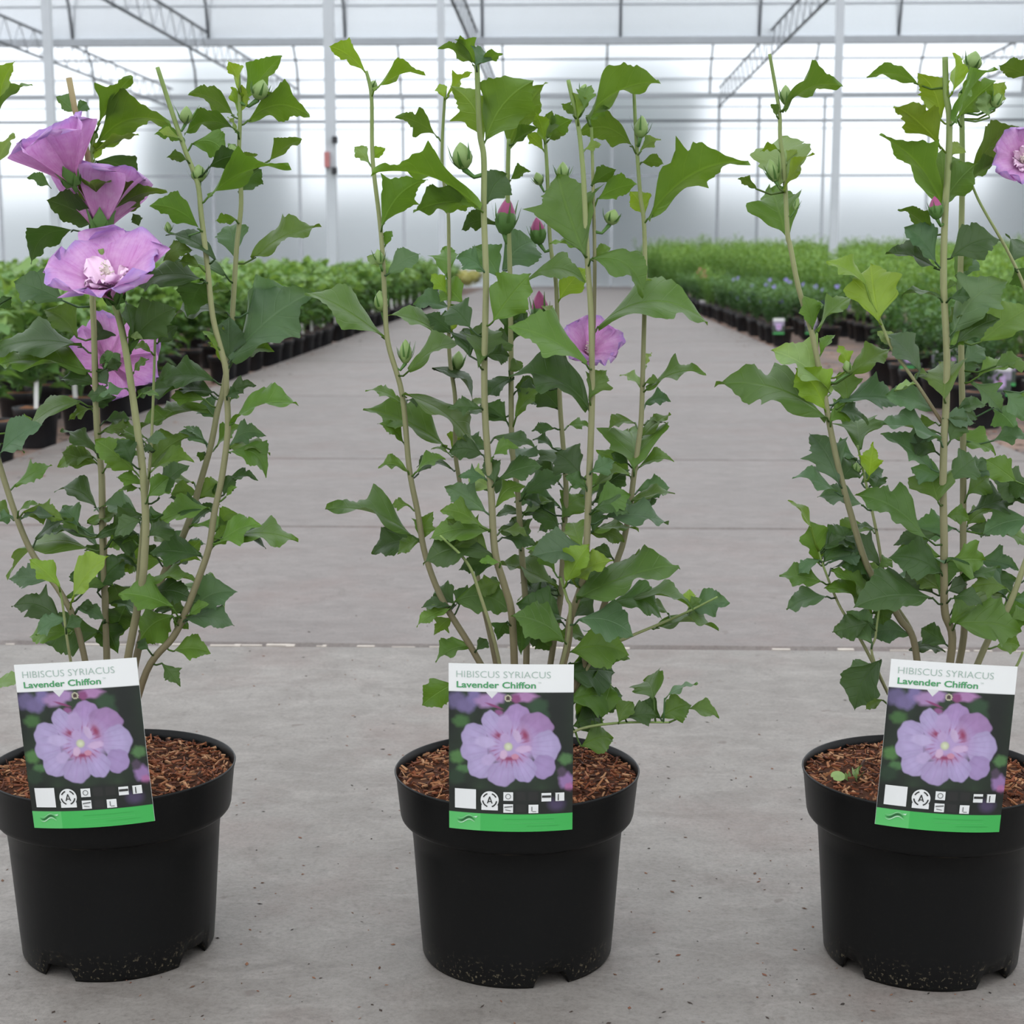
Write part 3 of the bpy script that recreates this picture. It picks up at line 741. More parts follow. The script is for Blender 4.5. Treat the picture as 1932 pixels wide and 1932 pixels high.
CENTRE_LEAVES = conv(*C5, [
 (250,170,105,65,58,'y'),(295,262,505,168,60,'y'),(272,580,212,515,55,'p1'),(287,565,342,520,40,'y1'),(332,862,522,652,170,'3'),
 (340,1045,268,1000,45,'p1'),(360,1075,492,985,85,'t'),(350,1370,15,1150,125,'1',.05),
 (742,152,594,62,85,'m'),(745,140,660,32,75),(768,138,862,95,52,'m1'),(750,150,790,85,80,'t1'),
 (610,292,590,232,44,'y1'),(625,290,728,178,60,'y'),(582,470,405,382,90,'m'),
 (785,490,645,250,165,'3'),(792,482,992,225,205,'1n'),(890,522,1052,238,180,'3'),(912,500,1022,430,62,'m1'),
 (770,792,318,628,165,'3',.10),(752,762,488,785,95,'m1'),(800,762,880,640,130,'d'),(900,662,985,618,46,'m1'),(842,850,695,868,62,'d1',.12),
 (1052,482,1015,365,62,'y1'),(1062,472,1168,392,72,'m1'),(1055,475,1085,352,85,'m'),
 (1202,392,1182,272,64,'y1'),(1240,382,1550,215,115,'m1',.10),(1255,392,1338,335,60,'m1'),(1230,345,1262,235,85,'m'),
 (1447,512,1213,448,105,'m1',.16),(1512,832,1932,572,185,'3',.09),(1500,825,1438,715,78,'y1'),
 (1232,992,1120,655,300,'3'),(1290,742,1455,680,95,'m1'),(1262,682,1365,610,62,'m1'),
 (1240,1002,1085,940,36,'m1',.12),(1270,1002,1345,962,44,'m1'),(1258,1012,1480,1160,120,'m1',.24),(1478,1162,1532,1108,62,'y1'),
 (822,1292,985,1080,165,'m1',.05),(970,1105,1218,1105,80,'m1',.22),(1120,1192,1235,1058,95,'y1'),
 (848,1090,740,950,120,'t'),(870,1060,1008,935,170,'t1'),(782,1062,668,998,110,'t'),
 (615,1082,605,962,130,'3'),(690,1205,602,1108,110,'m1'),(640,1230,480,1205,60,'t1'),
 (905,1395,965,1238,115,'d'),(905,1405,828,1335,95,'d'),
 (602,1362,368,1264,64,'m1',.1),(655,1345,530,1250,92,'d'),(722,1315,635,1225,125,'d'),(765,1485,800,1300,210,'3'),(720,1440,690,1330,150,'d'),
 (800,1440,890,1440,80,'d1'),(450,1508,690,1380,105,'1f',.12),(1290,1312,1748,1262,115,'1',.20),
 (1240,1478,918,1318,115,'1f',.06),(960,1330,935,1240,80,'d1'),
])+conv(*C6, [
 (385,228,702,472,60,'1',.12),(588,472,232,290,125,'3',.08),(612,472,642,398,62,'y1'),(410,577,283,560,52,'m1',.14),(445,582,572,515,46,'m1',.1),
 (742,288,600,285,80,'d3'),(862,352,765,268,90,'d1'),(842,332,690,318,50,'d1'),(902,332,1005,212,64,'m1'),(892,150,770,235,56,'d1'),(870,120,930,85,60,'m1'),
 (1232,292,898,128,150,'d1',.16),(1235,250,1312,115,120,'m3'),(1102,300,992,180,110,'d1'),(1020,200,905,190,80,'d1'),
 (520,108,696,252,66,'d1',.2),(1482,205,1383,138,36,'p1',.1),(1496,205,1748,113,78,'m3'),
 (1440,577,1415,383,320,'3f'),(805,632,758,515,105,'d'),(822,612,1008,545,95,'d1'),(942,682,1108,585,95,'d'),(900,565,935,468,135,'t1'),
 (1112,562,1078,472,155,'d1'),(1200,602,1088,490,140,'d1'),(1242,582,1345,528,95,'t'),(1262,642,1412,580,64,'m1'),(1222,650,1130,600,66,'d1'),
 (1070,472,984,428,28,'d1',.12),(762,762,588,650,150,'t3'),(746,832,568,748,64,'m'),(782,655,690,605,110,'p1'),
 (432,872,58,752,125,'31'.replace('1',''),.10),(470,902,522,768,95,'m'),(470,880,368,942,56,'m1'),
 (792,852,528,875,120,'m1',.1),(772,942,598,800,140,'m'),(802,962,500,992,110,'d1',.2),
 (922,932,890,788,125,'d1'),(1102,862,938,765,110,'d1',.2),(1032,752,940,698,34,'d1'),(930,762,820,780,44,'d1'),(1112,792,1205,685,115,'m'),
 (1262,762,1415,678,115,'m1'),(1250,852,1448,838,66,'m'),(1302,792,1578,802,95,'t1',.1),(1430,712,1615,672,52,'m1',.05),(1402,782,1512,740,85,'m'),(1250,852,1285,738,105,'d'),
 (1232,932,985,965,140,'t1',.08),(1200,922,1165,808,150,'m'),(1342,972,1258,930,64,'d1'),
 (1132,1082,1232,918,105,'yf'),(1160,1072,1335,988,85,'yf1'),(1090,1112,828,1008,120,'1f',.06),(832,995,740,990,30,'m1'),
 (1180,1162,1612,1008,145,'1f',.05),(1370,1060,1435,1040,42,'d1'),
 (602,1202,458,1272,74,'m'),(622,1182,538,1108,95,'d'),(602,1192,480,1200,54,'d1'),(612,1242,533,1312,76,'m'),(622,1172,862,1205,140,'f1',.12),(642,1192,672,1108,66,'d1'),
 (862,1262,820,1342,84,'d'),(1002,1172,958,1098,105,'d'),(1042,1125,1085,1085,70,'d1'),
 (1122,1352,893,1238,160,'f1'),(902,1232,925,1385,130,'d'),(1082,1252,958,1188,125,'d'),(960,1300,1060,1380,120,'d1'),
 (1262,1242,1178,1168,115,'d1'),(1320,1192,1552,1242,100,'1',.26),(1420,1160,1692,1192,66,'m',.12),(1690,1202,1690,1118,76,'y'),(1690,1202,1745,1160,42,'m1'),(1540,1292,1808,1285,66,'m1',.1),
 (1190,1252,1422,1312,150,'tf1',.06),(1300,1292,1298,1402,155,'t1'),
 (1180,1382,1405,1425,160,'m',.06),(1202,1500,1335,1545,155,'m1'),(1190,1402,1285,1545,165,'m1'),(1180,1622,1272,1732,125,'m1'),(1290,1702,1332,1555,115,'m1'),
 (1370,1722,1432,1628,85,'m1'),(1200,1832,1335,1790,125,'m1'),(1180,1702,1235,1638,125,'d1'),(1250,1640,1380,1590,120,'d1'),(1150,1450,1210,1560,140,'d1'),
 (1150,1400,1400,1395,175,'m1',.05),(1140,1500,1340,1490,190,'d1f'),(1150,1620,1330,1600,170,'m1f'),(1160,1740,1290,1700,130,'d1'),
 (1530,1622,1488,1528,160,'m1'),(1560,1702,1468,1640,95,'d1'),(1560,1702,1695,1638,105,'m1'),(1680,1662,1818,1690,54,'m1'),(1580,1612,1722,1548,42,'t1'),(1400,1702,1540,1690,80,'d1'),
 (702,1372,545,1432,85,'m'),(722,1392,768,1345,56,'d'),(625,1542,483,1628,120,'m1',.05),
])
LEFT_LEAVES = conv(*L1, [
 (0,285,72,58,100,'y'),(-20,300,152,155,62,'m1'),(-10,575,72,430,75,'p'),
 (392,312,298,228,62,'t1'),(402,312,452,258,58,'t1'),(512,382,682,120,125,'3'),(490,492,862,352,165,'1',.16),(490,512,708,430,52,'y1'),(482,495,512,400,42,'m1'),
 (500,562,692,702,150,'d1b',.22),(692,835,722,892,52,'d1'),(270,705,150,640,50,'t1'),
 (517,892,258,772,125,'d1f'),(517,892,845,705,140,'3f'),(508,812,470,662,190,'f1u'),
 (382,922,178,1088,130,'d1',.22),
 (960,452,812,425,85,'m'),(1000,472,1168,542,120,'m1',.2),(1240,412,978,415,62,'m1',.2),
 (1242,182,1188,48,44,'y1'),(1217,332,1000,210,85,'m1',.1),(1270,262,1458,28,120,'1'),(1290,352,1592,322,130,'1',.18),(1242,305,1208,180,62,'y1'),(1238,320,1260,170,60,'y1'),
 (1082,752,1482,568,180,'3'),(1242,722,1355,600,110,'d'),(1090,595,1245,540,95,'d1'),(1400,562,1562,452,62,'m1'),(1202,535,1225,478,62,'m1'),
 (1042,922,798,800,85,'m1',.14),(1222,1062,1188,900,140,'t1b'),(1312,1075,1652,898,110,'3'),
 (1122,1072,880,948,85,'d1',.1),(850,1085,995,1028,85,'m1',.2),(1172,1152,920,1078,66,'d1'),(1040,1110,930,1085,60,'m1'),
 (1062,1182,730,1192,100,'d1',.1),(1062,1192,985,1342,155,'d1'),(1182,1352,885,1372,85,'d1',.08),(690,1502,905,1330,180,'d1'),(820,1512,922,1420,85,'d'),(682,1562,650,1290,85,'d1'),
 (1202,1602,1602,1258,220,'tf1',.05),(1290,1352,1485,1228,170,'t1'),(1200,1622,1195,1378,125,'t1'),(1210,1612,1412,1550,64,'m1',.12),
 (332,1292,88,1190,160,'t1'),(402,1482,238,1338,125,'m1'),(432,1532,0,1542,115,'d1',.06),(452,1652,28,1590,110,'m1',.06),(490,1502,565,1402,120,'d'),(502,1722,325,1690,95,'d1'),
 (550,1642,628,1612,66,'d'),(560,1730,500,1650,70,'t1'),(60,1272,0,1322,62,'d1'),(1112,1702,855,1690,105,'d'),(1112,1765,925,1760,74,'d1'),(1180,1790,1240,1760,60,'d1'),
])+conv(*L2, [
 (482,182,185,322,120,'m1',.06),(0,500,242,325,160,'t1f'),(120,325,192,288,52,'m1'),(560,222,702,150,95,'d'),(560,232,428,292,62,'m'),(690,160,540,150,80,'d1'),
 (1272,132,868,142,95,'d1',.08),(1262,232,858,352,110,'m'),(1310,285,1218,195,125,'t'),(1400,172,1445,138,52,'m1'),(1240,170,1040,165,70,'m1'),
 (1395,325,1782,178,72,'m1',.10),
 (590,502,385,358,105,'d1'),(640,592,742,538,64,'m1'),(822,612,588,418,180,'m1'),(802,565,718,418,110,'d1'),
 (900,602,1132,398,130,'m'),(910,612,1162,548,95,'m1',.1),(1252,442,1098,370,85,'t1'),(940,482,868,470,42,'d1'),(870,432,1005,408,42,'t1'),
 (1390,492,1602,625,135,'m1',.3),(1390,472,1625,492,90,'m1',.14),(1240,490,1218,542,62,'d1'),
 (870,692,718,648,64,'m'),(850,712,728,722,44,'m'),(900,762,1025,645,140,'m1f'),(960,782,1135,575,66,'d'),
 (1202,745,1045,750,105,'m1',.1),(1210,765,1338,678,135,'m1'),(1360,752,1435,638,85,'d1'),(1380,665,1555,650,52,'d',.1),(1370,765,1435,703,34,'m1'),
 (1270,832,992,905,140,'m1'),(990,872,858,902,105,'d'),(860,902,705,992,110,'d'),(870,872,698,942,125,'d1'),(900,1005,1025,930,180,'d1'),
 (110,852,232,808,42,'m1'),(72,882,-5,905,74,'t1'),(332,882,135,892,64,'t1',.08),(480,942,385,828,125,'t1'),(530,922,745,890,95,'m1',.06),(540,1002,308,980,74,'d1',.06),(545,1082,75,1222,100,'m1',.2),(480,992,358,900,52,'m1'),
 (680,1025,855,1050,140,'d1'),(432,1402,645,1138,115,'yf1'),(590,1342,772,1150,150,'d1'),(512,1342,478,1188,115,'d1'),(650,1060,560,1180,120,'d1'),
 (360,1312,188,1158,105,'yf1'),
 (1090,1172,1215,1028,125,'m'),(1032,1132,1102,968,115,'t1'),(960,1140,890,1060,60,'d1'),(1322,1045,1562,918,140,'m1'),(1402,1005,1785,1022,95,'m1',.06),
 (880,1302,1182,1268,64,'m1',.1),(1010,1332,1342,1412,74,'m1',.16),(1150,1482,1262,1418,64,'m1'),(1150,1492,1305,1482,54,'m1'),
 (1052,1442,742,1358,150,'mf1'),(1042,1482,1095,1398,105,'m1'),(1060,1502,1135,1562,95,'m1'),(1050,1492,852,1645,210,'m1f'),(765,1432,700,1605,200,'d1'),(690,1302,745,1425,170,'d1'),(632,1522,705,1685,170,'d1'),
 (400,1502,230,1592,85,'t'),(400,1562,495,1510,85,'d1'),(470,1442,622,1500,74,'t1'),(480,1432,565,1430,62,'d1'),
 (1050,1702,1265,1702,115,'m1',.12),(985,1775,1088,1900,105,'3'),(900,1692,835,1650,64,'d1'),(-30,1902,118,1880,85,'p1'),
])
RIGHT_LEAVES = conv(*R1, [
 (400,392,728,262,95,'m1',.14),(372,852,382,568,285,'p'),(405,872,562,648,85,'y1'),(420,1150,330,865,310,'3'),(240,862,138,798,44,'m1'),
 (570,1682,520,1498,95,'m1'),(590,1692,832,1480,95,'m3',.05),(960,1642,915,1315,270,'y1'),(880,1422,668,1290,62,'y1',.06),
 (1182,242,908,203,95,'m',.12),(1322,452,1195,185,180,'y3'),(1332,622,1068,372,200,'y3'),(1390,302,1402,68,85,'y1'),(1402,472,1625,138,95,'m1'),(1422,452,1635,238,135,'m1'),
 (1330,962,985,560,235,'3'),(1335,952,1525,718,130,'m1'),(1510,762,1772,508,140,'m1'),(1500,802,1662,698,95,'m1'),(1390,665,1435,595,85,'y1'),(1340,900,1330,640,190,'1b'),
 (1612,442,1590,285,85,'p1'),(1640,402,1702,238,85,'y1'),(1850,212,1678,138,85,'m1'),
 (1270,1122,1088,988,95,'m1',.1),(1300,1302,1120,1078,115,'t1'),(1378,1272,1655,1150,190,'d1',.12),(1410,1372,1515,1240,95,'m1'),
 (1400,1702,1695,1395,230,'t1'),(1410,1782,1655,1630,115,'d1'),(1560,1762,1830,1555,210,'m1'),(1380,1502,1492,1500,74,'d1'),(1320,1502,1108,1480,44,'d1'),(1460,1382,1525,1278,105,'t1'),
 (1460,1882,1575,1798,125,'t1'),(1640,1905,1800,1862,80,'m1'),(1745,1285,1830,1195,155,'d1'),(1200,1932,1008,1718,135,'t1'),(1300,1332,1018,1248,120,'d1'),(1760,1330,1830,1440,120,'d1'),
])+conv(*R2, [
 (582,382,35,212,170,'3',.10),(572,342,425,128,160,'y1'),(600,255,308,40,125,'p1'),(682,302,652,148,125,'m1'),
 (690,132,638,8,64,'y1'),(702,155,905,20,130,'m1'),(642,292,978,298,125,'t3',.06),(1142,342,898,258,85,'t1'),(930,242,1035,208,34,'p1'),
 (600,400,690,330,110,'m1'),
 (1190,282,1165,108,240,'m3f'),(1290,182,1335,58,105,'t1'),(1360,172,1545,110,74,'m1',.1),(1330,192,1485,335,115,'t'),(1440,332,1568,455,145,'t3'),(1500,242,1610,385,85,'t1'),
 (755,542,738,378,250,'3'),(642,722,498,478,230,'t3'),(632,772,418,678,85,'t'),(660,702,735,618,115,'d1'),
 (800,692,822,518,115,'y3'),(760,722,865,648,105,'t1'),(820,760,850,690,80,'d1'),
 (1172,502,878,418,115,'t1',.06),(1132,652,875,468,140,'t3'),(1182,702,1028,640,115,'t1'),(1160,822,1115,665,215,'m1f'),(1150,560,1000,500,110,'d1'),
 (1102,1012,748,778,150,'3f',.05),(1240,482,1445,560,115,'m1',.1),(1220,502,1305,378,105,'d1'),(1222,702,1345,598,155,'d1'),(1312,782,1425,688,125,'m1'),(1562,712,1415,598,125,'m1'),(1312,882,1605,778,140,'d3'),(1620,722,1520,772,90,'d1'),
 (1470,962,1620,1025,85,'m1'),(1440,502,1620,478,95,'t1'),
 (540,1142,495,918,110,'m1'),(562,1132,695,958,180,'d1'),(500,962,383,818,56,'y1'),(540,1122,438,1192,66,'t1'),(590,1132,765,1088,74,'t1'),
 (840,962,728,960,24,'d1'),(842,1172,742,1288,160,'t3'),(850,1162,915,1123,64,'m1'),(582,1312,385,1372,95,'t1',.1),
 (1132,1322,745,1342,160,'d1f',.08),(850,1362,872,1452,95,'d1'),(815,1557,688,1398,160,'t1'),
 (1172,1102,945,1088,140,'m1'),(1200,1122,1165,1275,270,'t1f'),(1222,1122,1385,1118,165,'m1'),(1360,1132,1565,1160,140,'t3'),(1132,1292,998,1158,160,'d1'),(1372,1282,1555,1220,140,'d1'),(1210,1282,1305,1248,85,'d1'),
 (1200,1562,1078,1478,125,'d1'),(1250,1452,1568,1490,180,'m1f'),(1220,1452,1345,1348,140,'m1'),(1460,1572,1575,1568,95,'m1'),(1540,1432,1620,1388,74,'m1'),(1010,1590,1185,1592,56,'d1',.12),
 (862,1642,735,1885,180,'d1'),(800,1662,703,1680,54,'t1'),(872,1852,788,1892,54,'m1'),
])
def hero(name, rimpx, label, stems, leaves, notches, seed, stake=None):
    c = at_z(rimpx[0], rimpx[1], POT_H); c.z = 0
    root = empty('potted_hibiscus', c); tag(root, label, 'potted plant', 'flowering hibiscus in big black pots on the concrete')
    hero_pot(root, notches); hero_soil(root, seed)
    samples = []
    for px, off, r0, r1 in stems: stem(root, px, off, r0, r1, samples, c.y)
    rng = random.Random(seed)
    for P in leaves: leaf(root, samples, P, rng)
    low = [q for q in samples if 740 < q[1] < 1215 and q[0] > -20]
    for k in range(58):                                  # small leaves on short side shoots of the lower half
        q = rng.choice(low); sgn = rng.choice((-1, 1)); l = rng.uniform(38, 92)*(0.7+0.5*(q[1]-740)/470); an = rng.uniform(-.35, .75)
        bx = q[0]+sgn*rng.uniform(4, 16); by = q[1]-rng.uniform(2, 12)
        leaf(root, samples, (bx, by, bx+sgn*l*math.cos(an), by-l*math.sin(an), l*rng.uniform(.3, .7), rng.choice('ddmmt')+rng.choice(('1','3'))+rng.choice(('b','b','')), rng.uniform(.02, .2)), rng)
    for k in range(16):                                  # tiny young leaves at upper nodes
        q = rng.choice([q for q in samples if 200 < q[1] < 740 and q[0] > -20]); sgn = rng.choice((-1, 1)); l = rng.uniform(22, 46); an = rng.uniform(-.1, 1.2)
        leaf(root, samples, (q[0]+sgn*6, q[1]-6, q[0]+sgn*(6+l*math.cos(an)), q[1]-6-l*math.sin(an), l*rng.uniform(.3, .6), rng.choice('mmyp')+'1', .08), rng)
    return root, samples, c
up_ = Vector((0,0,1)); to_cam = Vector((0,-1,0)); rt = Vector((1,0,0))
plant_c, sc, cc = hero('c', (975.5,1449), 'potted hibiscus standing between two others, mostly green with pink buds and one half-open flower', CENTRE_STEMS, CENTRE_LEAVES, [(-math.pi/2+.42,.16),(-math.pi/2-2.2,.16),(-math.pi/2+1.7,.16),(math.pi/2,.16)], 11)
plant_l, sl, cl = hero('l', (213,1441), 'potted hibiscus with four open lavender flowers stacked along one stem', LEFT_STEMS, LEFT_LEAVES, [(-math.pi/2-.42,.16),(-math.pi/2+1.15,.2),(-math.pi/2-1.7,.16),(math.pi/2,.16)], 12)
plant_r, sr, cr = hero('r', (1748,1453), 'potted hibiscus with a tall bare shoot and a small weed sprouting in its pot', RIGHT_STEMS, RIGHT_LEAVES, [(-math.pi/2+.62,.2),(-math.pi/2-.95,.16),(-math.pi/2+1.9,.16),(math.pi/2,.16)], 13)
# bamboo stake beside the top flowers of the first plant
mb = MB(); mb.tube([at_y(130,147,cl.y+.02), at_y(141,205,cl.y+.02), at_y(165,290,cl.y+.025), *[at_y(x_,y_,cl.y+.042) for x_,y_ in ((172,360),(177,470),(175,567),(178,640),(182,760),(186,830),(193,900),(196,1011),(202,1200))], at_y(206,1430,cl.y+.012)], .0028, 8)
o = mb.build('support_stake', M['bamboo'], None); rel(o, plant_l)
# flowers: base px, axis in the world, petal length
def fl(plant, c, px, dy, axis, Lpx, o0, o1, seed, **kw):
    b = at_y(px[0], px[1], c.y+dy); flower(plant, b, axis, Lpx*0.000487, o0, o1, seed, **kw)
fl(plant_l, cl, (135,340), -.02, up_*1.0 + rt*-.36 + to_cam*.22, 116, .30, .80, 3, inner=False, ruff=.06, wide=1.4)
fl(plant_l, cl, (190,432), .01, up_*1.0 + rt*.02 + to_cam*-.25, 134, .3, .95, 5, inner=False, ruff=.07, wide=1.25)
fl(plant_l, cl, (216,560), -.045, up_*1.0 + rt*-.10 + to_cam*.58, 128, .55, 1.25, 8, inner=True, ruff=.11, wide=1.35)
fl(plant_l, cl, (205,685), .04, up_*.35 + rt*.05 + to_cam*-1.0, 110, .7, 1.45, 21, inner=False, ruff=.07, wide=.85)
fl(plant_c, cc, (1108,672), .012, up_*.55 + rt*.12 + to_cam*.55, 78, .45, 1.25, 9, inner=False, ruff=.14, wide=.95)
fl(plant_r, cr, (1927,306), .0, up_*.25 + rt*-.15 + to_cam*1.0, 66, .5, 1.3, 4, inner=True, ruff=.13, wide=1.05)
brng = random.Random(5)
def B5(x, y): return (580+x*820/1932, 60+y*820/1932)
for (bx, by, tx, ty, w, pk, nb, spd) in [
   (952,445,958,372,38,True,6,.3), (1018,462,1012,410,30,True,6,.3), (1022,625,1017,548,36,True,7,.35),
   (876,322,868,268,40,False,7,.25), (765,688,765,640,26,False,7,.5), (722,590,716,548,28,False,5,.2), (862,700,866,662,26,False,7,.45),
   (1150,425,1160,395,30,False,7,.7), (1208,262,1212,218,28,False,5,.4), (1062,345,1062,305,26,False,8,.8), (1020,350,1012,325,20,False,7,.8),
   (1098,178,1105,158,16,False,6,.6), (700,170,708,152,18,False,6,.7), (718,500,712,470,20,False,6,.6)]:
    bud(plant_c, sc, bx, by, tx, ty, w, pk, brng, nb, spd)
for (bx, by, tx, ty, w, pk, nb, spd) in [
   (486,190,496,150,34,False,6,.35), (376,345,374,310,30,False,7,.6), (350,235,352,200,24,False,6,.9), (440,295,436,272,20,False,6,.6), (318,440,316,418,14,False,5,.8)]:
    bud(plant_l, sl, bx, by, tx, ty, w, pk, brng, nb, spd)
for (bx, by, tx, ty, w, pk, nb, spd) in [
   (1832,135,1841,96,34,False,6,.6), (1484,200,1482,160,24,False,8,.55), (1464,345,1452,300,26,False,8,.45), (1768,415,1763,370,26,True,7,.5),
   (1500,398,1506,372,12,False,4,.5), (1876,205,1885,175,22,False,6,.4), (1614,895,1616,872,20,False,8,.7), (1602,705,1596,680,18,False,6,.6)]:
    bud(plant_r, sr, bx, by, tx, ty, w, pk, brng, nb, spd)
# small weed and a pale round leaf on the soil of the third pot
wr = random.Random(3)
mb = MB()
for k in range(9):
    b = at_z(1612+wr.uniform(-12,12), 1470+wr.uniform(-6,6), .173); d = Vector((wr.uniform(-1,1), wr.uniform(-1,1), wr.uniform(.3,1.2))).normalized()
    s_ = d.orthogonal().normalized(); l = wr.uniform(.008,.016)
    mb.add([b, b+d*l*.5+s_*l*.25, b+d*l, b+d*l*.5-s_*l*.25], [(0,1,2,3)])
o = mb.build('weed_seedling', M['bud_green'], None); rel(o, plant_r)
b = at_z(1581, 1466, .177); mb = MB()
mb.add([b+Vector((.0062*math.cos(a)*1.1, .0062*math.sin(a), .003*math.sin(a)+.001)) for a in [i*math.pi/7 for i in range(14)]], [tuple(range(14))])
o = mb.build('fallen_leaf', M['bud_green'], None); rel(o, plant_r)
# ------------------------------------------------------------------ plant labels
LW, LH = 0.1085, 0.1495           # printed card, metres
def card_pt(u, v, off=0.0):
    """u 0..1 left to right, v 0..1 top to bottom -> local point; the card bends round the pot towards its foot"""
    x = (u-0.5)*LW; z = (1-v)*LH
    Rb = 0.165 + 0.55*(1-v)**1.5
    y = x*x/(2*Rb)
    return (x, y - off, z)
def paint():
    nu, nv = 170, 215
    U, V = np.meshgrid(np.linspace(0, 1, nu+1), np.linspace(0, 1, nv+1))
    X = 62 + U*1306; Y = 75 + V*1800           # pixels of the enlarged label, as read off the photograph
    lin = lambda c: np.array(srgb(*c)[:3])
    img = np.zeros(U.shape+(3,)); rs = np.random.RandomState(4)
    def sm(n):
        a = rs.rand(n, n); iy = V*(n-1); ix = U*(n-1); y0 = np.clip(iy.astype(int), 0, n-2); x0 = np.clip(ix.astype(int), 0, n-2); fy, fx = iy-y0, ix-x0
        return a[y0,x0]*(1-fy)*(1-fx)+a[y0+1,x0]*fy*(1-fx)+a[y0,x0+1]*(1-fy)*fx+a[y0+1,x0+1]*fy*fx
    n1, n2 = sm(9), sm(40)
    img[:] = lin((30,36,32)); img += (n1[...,None]**2)*(lin((52,74,48))-lin((30,36,32)))
    def blob(cx, cy, rx, ry, c, rot=0, soft=0.12, wob=0.0, grad=None, a=1.0):
        nonlocal img
        dx, dy = X-cx, Y-cy; ca, sa = math.cos(rot), math.sin(rot)
        p, q = (dx*ca+dy*sa)/rx, (-dx*sa+dy*ca)/ry
        d = np.sqrt(p*p+q*q); th = np.arctan2(q, p)
        d = d*(1+wob*np.sin(5*th+cx)+wob*.6*np.sin(9*th+cy))
        m = np.clip((1-d)/soft, 0, 1)[...,None]*a
        col = lin(c) if grad is None else lin(c)+(lin(grad)-lin(c))*np.clip(d,0,1)[...,None]
        img = img*(1-m)+col*m
    for b in [(150,470,130,120,(108,96,140)),(250,520,120,100,(122,106,156)),(330,430,90,100,(128,112,168)),(460,470,150,90,(176,134,188)),(560,430,120,80,(182,140,196)),(860,420,160,70,(186,128,186)),(770,440,60,60,(150,70,130)),
              (190,690,110,80,(70,112,56)),(1000,520,130,110,(52,82,54)),(1050,640,90,100,(46,74,50)),(150,1080,100,90,(84,130,66)),(210,1210,90,60,(78,122,70)),(1290,1090,90,80,(86,130,74)),(140,1300,120,100,(44,66,46)),
              (1300,1330,100,110,(160,120,180)),(1330,1400,60,60,(190,110,170)),(1250,1230,60,70,(86,70,90))]: blob(*b, soft=.45, wob=.06)
    blob(540,520,120,16,(150,60,120),.35,.5); blob(590,590,60,40,(150,80,140),.2,.5)
    li, lp, pk = (192,172,222), (184,146,206), (178,134,192)
    for b in [(780,640,145,150,lp,0),(980,730,190,150,pk,.3),(520,720,110,160,li,-.3),(330,850,140,150,li,.2),(330,1000,150,150,li,0),(1080,960,160,190,li,.1),(1060,1170,130,140,(180,150,208),.4),
              (390,1180,140,130,li,.3),(620,1250,160,140,(188,164,216),0),(860,1200,130,145,(192,170,224),0)]:
        blob(b[0],b[1],b[2],b[3],b[4],b[5],soft=.10,wob=.035,grad=tuple(int(q*.93) for q in b[4]))
    blob(720,930,330,280,(190,160,214),soft=.35)
    # veins radiating from the throat
    th = np.arctan2(Y-950, X-700); rd = np.hypot(X-700, (Y-950))
    ray_ = np.clip(np.cos(th*34+np.sin(th*5)*2)-.45, 0, 1)*np.clip(1-np.abs(rd-330)/230, 0, 1)*.30*(rd<560)
    flowermask = (np.abs(img-lin((190,160,214))).sum(-1) < .35)
    m = (ray_*flowermask)[...,None]; img = img*(1-m)+lin((150,90,165))*m
    for b in [(590,838,62,34,.35),(865,830,48,88,-.35),(700,1085,120,34,0.)]:
        blob(b[0],b[1],b[2]*1.7,b[3]*1.7,(186,120,170),b[4],soft=.9,a=.8); blob(b[0],b[1],b[2],b[3],(158,40,88),b[4],soft=.8,a=.9)
    star = np.clip(np.cos(th*22)-.1,0,1)*np.clip(1-np.abs(rd-170)/75,0,1)*.8; m=star[...,None]*flowermask[...,None]; img=img*(1-m)+lin((165,60,115))*m
    for b in [(650,710,85,120,(190,160,212),-.2),(450,910,130,70,(198,178,224),.1),(480,1100,90,70,(196,172,220),-.5),(780,840,42,85,(206,176,216),-.35),(655,860,60,60,(196,164,214),.2),(850,980,100,45,(214,178,220),-.15),(640,1040,45,60,(220,180,214),.3),(760,1060,45,35,(214,140,170),0)]:
        blob(*b[:5],rot=b[5],soft=.3,wob=.04)
    blob(690,955,55,55,(232,238,202),soft=.4,grad=(196,200,150))
    # lower strip: dark bar, purple corner, faint dark icon squares
    m = np.clip((Y-1400)/40,0,1)[...,None]*.82; img = img*(1-m)+lin((32,34,32))*m
    blob(1200,1580,120,100,(86,70,108),soft=.6,a=.8)
    img *= (0.94+0.12*n2[...,None])
    def rect(x0,y0,x1,y1,c): img[(X>=x0)&(X<=x1)&(Y>=y0)&(Y<=y1)] = lin(c)
    rect(0,0,2000,370,(238,238,236))
    tri = (Y<372+ (70-np.abs(X-515)*70/62)) & (np.abs(X-515)<62); img[tri]=lin((238,238,236))
    rect(0,1685,2000,2000,(66,176,84)); rect(62,1685,395,2000,(92,188,104))
    for x0,y0 in ((770,1445),(905,1445),(770,1575)): rect(x0,y0,x0+100,y0+90,(44,44,42))
    ring = np.hypot((X-685),(Y-437)); img[(ring<38)&(ring>22)] = lin((196,190,160)); img[ring<=22]=lin((84,66,60))
    img *= np.where((Y < 365) | (Y > 1685), 1.0, 0.86)[..., None]; g_ = img.mean(-1, keepdims=True); img = np.where(((Y > 375) & (Y < 1680))[..., None], img*.86+g_*.14, img)
    rgba = np.concatenate([img, np.ones(U.shape+(1,))], -1)
    V3 = [card_pt(u, v, 0.0004) for u, v in zip(U.ravel(), V.ravel())]
    n = nu+1
    F = [(j*n+i, (j+1)*n+i, (j+1)*n+i+1, j*n+i+1) for j in range(nv) for i in range(nu)]
    return V3, F, rgba.reshape(-1, 4)
